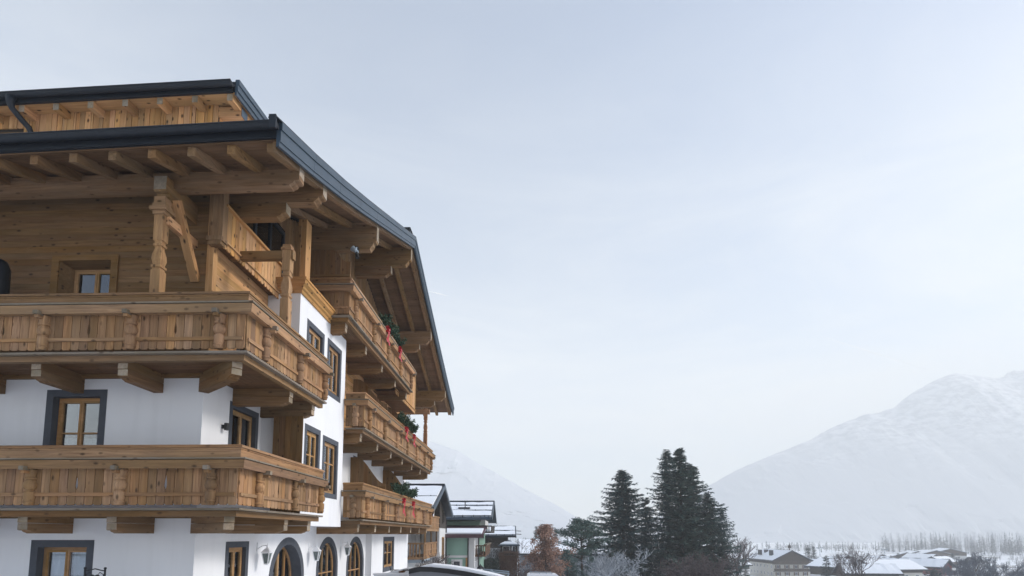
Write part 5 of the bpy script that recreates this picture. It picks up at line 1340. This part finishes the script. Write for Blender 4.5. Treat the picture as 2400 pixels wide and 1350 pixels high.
RL = tag(empty('handrail', (0, 0, 0)), 'thin dark handrail between hotel wall and curved roof shed', 'railing')
a = at(920, 1336, 26); b = at(962, 1336.5, 20.6)
mb = MB(); mb.tube([a, b], .025, 8); mb.build('rail', BLACK, RL)
for q in (a, (a + b) / 2): mb = MB(); mb.tube([q, (q.x, q.y, gz(q.y))], .02, 6); mb.build('post', BLACK, RL)
# white parapet with a tray in front of the far ground floor
PW = tag(empty('white_parapet'), 'low white parapet wall in front of the far ground floor window', 'wall')
a = at(876, 1347, 22.); b = at(958, 1346, 22.)
mb = MB(); mb.box(a.x, b.x, 22, 22.3, gz(22) - .1, a.z); mb.build('wall', WHITE, PW)
mb = MB(); mb.box(a.x - .03, b.x + .03, 21.95, 22.35, a.z, a.z + .05); mb.build('coping', LANT, PW)
c = at(932, 1344, 22.1)
TB = tag(empty('parasol_bundle', (c.x, 22.15, c.z + .02)), 'white folded lounger with brown lining behind the parapet', 'lounger')
mb = MB(); mb.prism([(-.45, -.5), (.45, -.5), (.5, .16), (.3, .17), (-.42, .0)], .25, .8); mb.build('frame', LANT, TB)
mb = MB(); mb.prism([(-.02, .04), (.34, .13), (.2, .0), (.0, -.03)], .2, .26); mb.build('lining', W_BROWN, TB)
mb = MB(); mb.tube([(-.40, .4, .22), (-.30, .4, -.1)], .022, 6); mb.build('handle', BLACK, TB)
# street lamp
p = at(1126, 1322, 31); LP = tag(empty('street_lamp', (p.x, 31, gz(31))), 'black old style street lamp in front of the green house', 'street lamp')
H = p.z - gz(31)
mb = MB(); mb.tube([(0, 0, 0), (0, 0, .5), (0, 0, H - .75)], [.08, .05, .04], 10); mb.lathe([(H - .85, .04), (H - .82, .11), (H - .76, .05), (H - .66, .05), (H - .64, .12)], 10, 0, basis(Z, X, Y, (0, 0, 0))); mb.build('post', BLACK, LP)
mb = MB(); mb.lathe([(H - .62, .10), (H - .24, .17)], 6, 0, basis(Z, X, Y, (0, 0, 0))); mb.build('glass', LANT, LP)
mb = MB(); mb.lathe([(H - .25, .21), (H - .2, .22), (H - .08, .08), (H - .05, .03), (H, .02)], 6, 0, basis(Z, X, Y, (0, 0, 0))); mb.build('lamp_hood', BLACK, LP)
mb = MB()
for k in range(6):
    a_ = 2 * PI * (k + .5) / 6; mb.tube([(.105 * math.cos(a_), .105 * math.sin(a_), H - .62), (.175 * math.cos(a_), .175 * math.sin(a_), H - .24)], .012, 4)
mb.build('cage', BLACK, LP)
# railing behind the shed
R2 = tag(empty('garden_railing'), 'dark garden railing in front of the green house wall', 'railing')
a = at(1068, 1338, 36); b = at(1115, 1339, 36)
mb = MB(); mb.tube([a, b], .03, 8); mb.build('rail', W_GREY, R2)
for f in (0, .5, 1): q = a + (b - a) * f; bar('post', (q.x, q.y, gz(36)), (q.x, q.y, q.z), .07, .07, W_GREY, R2, (1, 0, 0))
# trailer with tarpaulin frame
TRL = tag(empty('covered_trailer'), 'dark open trailer with pale tube frame right of the street lamp', 'trailer')
A = [at(px, py, 34) for px, py in ((1130, 1338), (1193, 1344), (1187, 1356), (1140, 1352))]
for p0, p1, r in ((A[0], A[1], .035), (A[1], A[2], .045), (A[0] + Vector((0, 1.6, 0)), A[1] + Vector((0, 1.6, 0)), .035)): mb = MB(); mb.tube([p0, p1], r, 8); mb.build('frame_tube', GREYM, TRL)
zt = gz(34); mb = MB(); mb.box(A[0].x + .1, A[1].x - .1, 34.05, 35.6, zt + .45, A[1].z - .12); mb.build('body', BLACK, TRL)
mb = MB(); mb.prism([(A[0].x + .1, A[0].z - .55), (A[0].x + .45, A[0].z - .5), (A[0].x + .22, A[0].z - .02), (A[0].x + .05, A[0].z - .1)], 33.98, 34.04); mb.build('side_flap', LANT, TRL)
mb = MB(); mb.prism([(A[0].x + .42, A[0].z - .5), (A[0].x + .75, A[0].z - .5), (A[0].x + .7, A[0].z - .12), (A[0].x + .57, A[0].z + .12), (A[0].x + .45, A[0].z - .05)], 33.9, 33.98); mb.build('cover', GREYM, TRL)
for s in (.35, 1.2):
    mb = MB(); mb.lathe([(-.1, .3), (-.08, .33), (.08, .33), (.1, .3)], 16, 0, basis(Y, X, Z, (A[0].x + s, 34., zt + .33))); mb.build('wheel', BLACK, TRL)
# white van, only its roof shows above the picture edge
vp = at(1278, 1346, 42); VZ = gz(42)
VN = tag(empty('white_van', (vp.x, 43, VZ)), 'white van with roof rails parked beyond the hedge', 'van')
h = vp.z - VZ
body = [(-1.35, .35), (1.9, .35), (2.0, .8), (1.85, 1.05), (1.25, 1.15), (.95, h - .1), (.8, h - .02), (.5, h), (-1.15, h), (-1.28, h - .06), (-1.38, 1.0)]
mb = MB(); mb.prism(body, -.85, .85); mb.build('body', LANT, VN)
for s in (-1, 1):
    mb = MB(); mb.prism([(-1.2, 1.1), (.98, 1.1), (.82, h - .15), (-1.15, h - .15)], s * .855 - .004, s * .855 + .004); mb.build('side_window', GLASS_D, VN)
    mb = MB(); mb.tube([(-1.1, s * .7, h + .06), (.55, s * .7, h + .06)], .02, 6)
    for xx in (-1.05, -.4, .1, .5): mb.tube([(xx, s * .7, h - .02), (xx, s * .7, h + .09)], .018, 5)
    mb.build('roof_rail', GREYM, VN)
    for xx in (-.85, 1.25):
        mb = MB(); mb.lathe([(-.1, .26), (-.09, .32), (.09, .32), (.1, .26)], 18, 0, basis(Y, X, Z, (xx, s * .78, .32))); w_ = mb.build('wheel', BLACK, VN)
        mb = MB(); mb.lathe([(-.105, .18), (.105, .18)], 14, 0, basis(Y, X, Z, (xx, s * .78, .32))); mb.build('rim', GREYM, w_)
mb = MB(); mb.add([(1.24, -.75, 1.17), (1.24, .75, 1.17), (.96, .72, h - .11), (.96, -.72, h - .11)], [(0, 1, 2, 3)]); mb.v = [(v[0] + .01, v[1], v[2]) for v in mb.v]; mb.build('windscreen', GLASS_D, VN)
# tall sports field light masts far out
for i, (px, py, Yd, lb) in enumerate(((2073, 1288, 330, 'thin floodlight mast left of the far chalets'), (1921, 1285, 340, 'thin floodlight mast beside the twin spruces'))):
    p = at(px, py, Yd); t = tag(empty('light_mast', (p.x, Yd, gz(Yd))), lb, 'mast', 'floodlight masts in the valley'); H = p.z - gz(Yd)
    mb = MB(); mb.tube([(0, 0, 0), (0, 0, H)], [.22, .12], 6); mb.build('pole', GREYM, t)
    mb = MB(); mb.box(-1.6, 1.6, -.1, .1, H - .1, H + .1); mb.box(-1.9, -1.2, -.2, .2, H, H + .6); mb.box(1.2, 1.9, -.2, .2, H, H + .6); mb.build('lamp_heads', GREYM, t)

# contrails high above the mountains
CON = flat('contrail_vapour', (.95, .95, .95), .9, .0, .02)
for (p0, p1, lb) in (((1905, 782, 5200), (2222, 882, 6400), 'long thin white contrail slanting down to the mountain top'), ((1002, 682, 5200), (1052, 694, 5300), 'short thin white contrail beside the roof edge')):
    a, b = at(*p0), at(*p1); t = tag(empty('contrail', a), lb, 'contrail'); n = 24; mb = MB()
    mb.tube([(b - a) * (i / n) + Vector((0, 0, RN.uniform(-1.5, 1.5))) for i in range(n + 1)], [.4 + 3.6 * min(1, min(i, n - i) / 9) for i in range(n + 1)], 6); mb.build('vapour', CON, t)

# ------------------------------------------------------------------ haze
mb = MB(); mb.box(-1700, 2900, -110, 2700, -21, 640)
hz_m = newmat('haze_air'); t = NT(hz_m); pv = t.n('ShaderNodeVolumePrincipled')
pv.inputs['Color'].default_value = (.965, .98, .975, 1); pv.inputs['Density'].default_value = HAZE_DENSITY; pv.inputs['Anisotropy'].default_value = 0.0
t.l(pv.outputs[0], t.n('ShaderNodeOutputMaterial').inputs['Volume'])
tag(mb.build('haze', hz_m), kind='stuff')
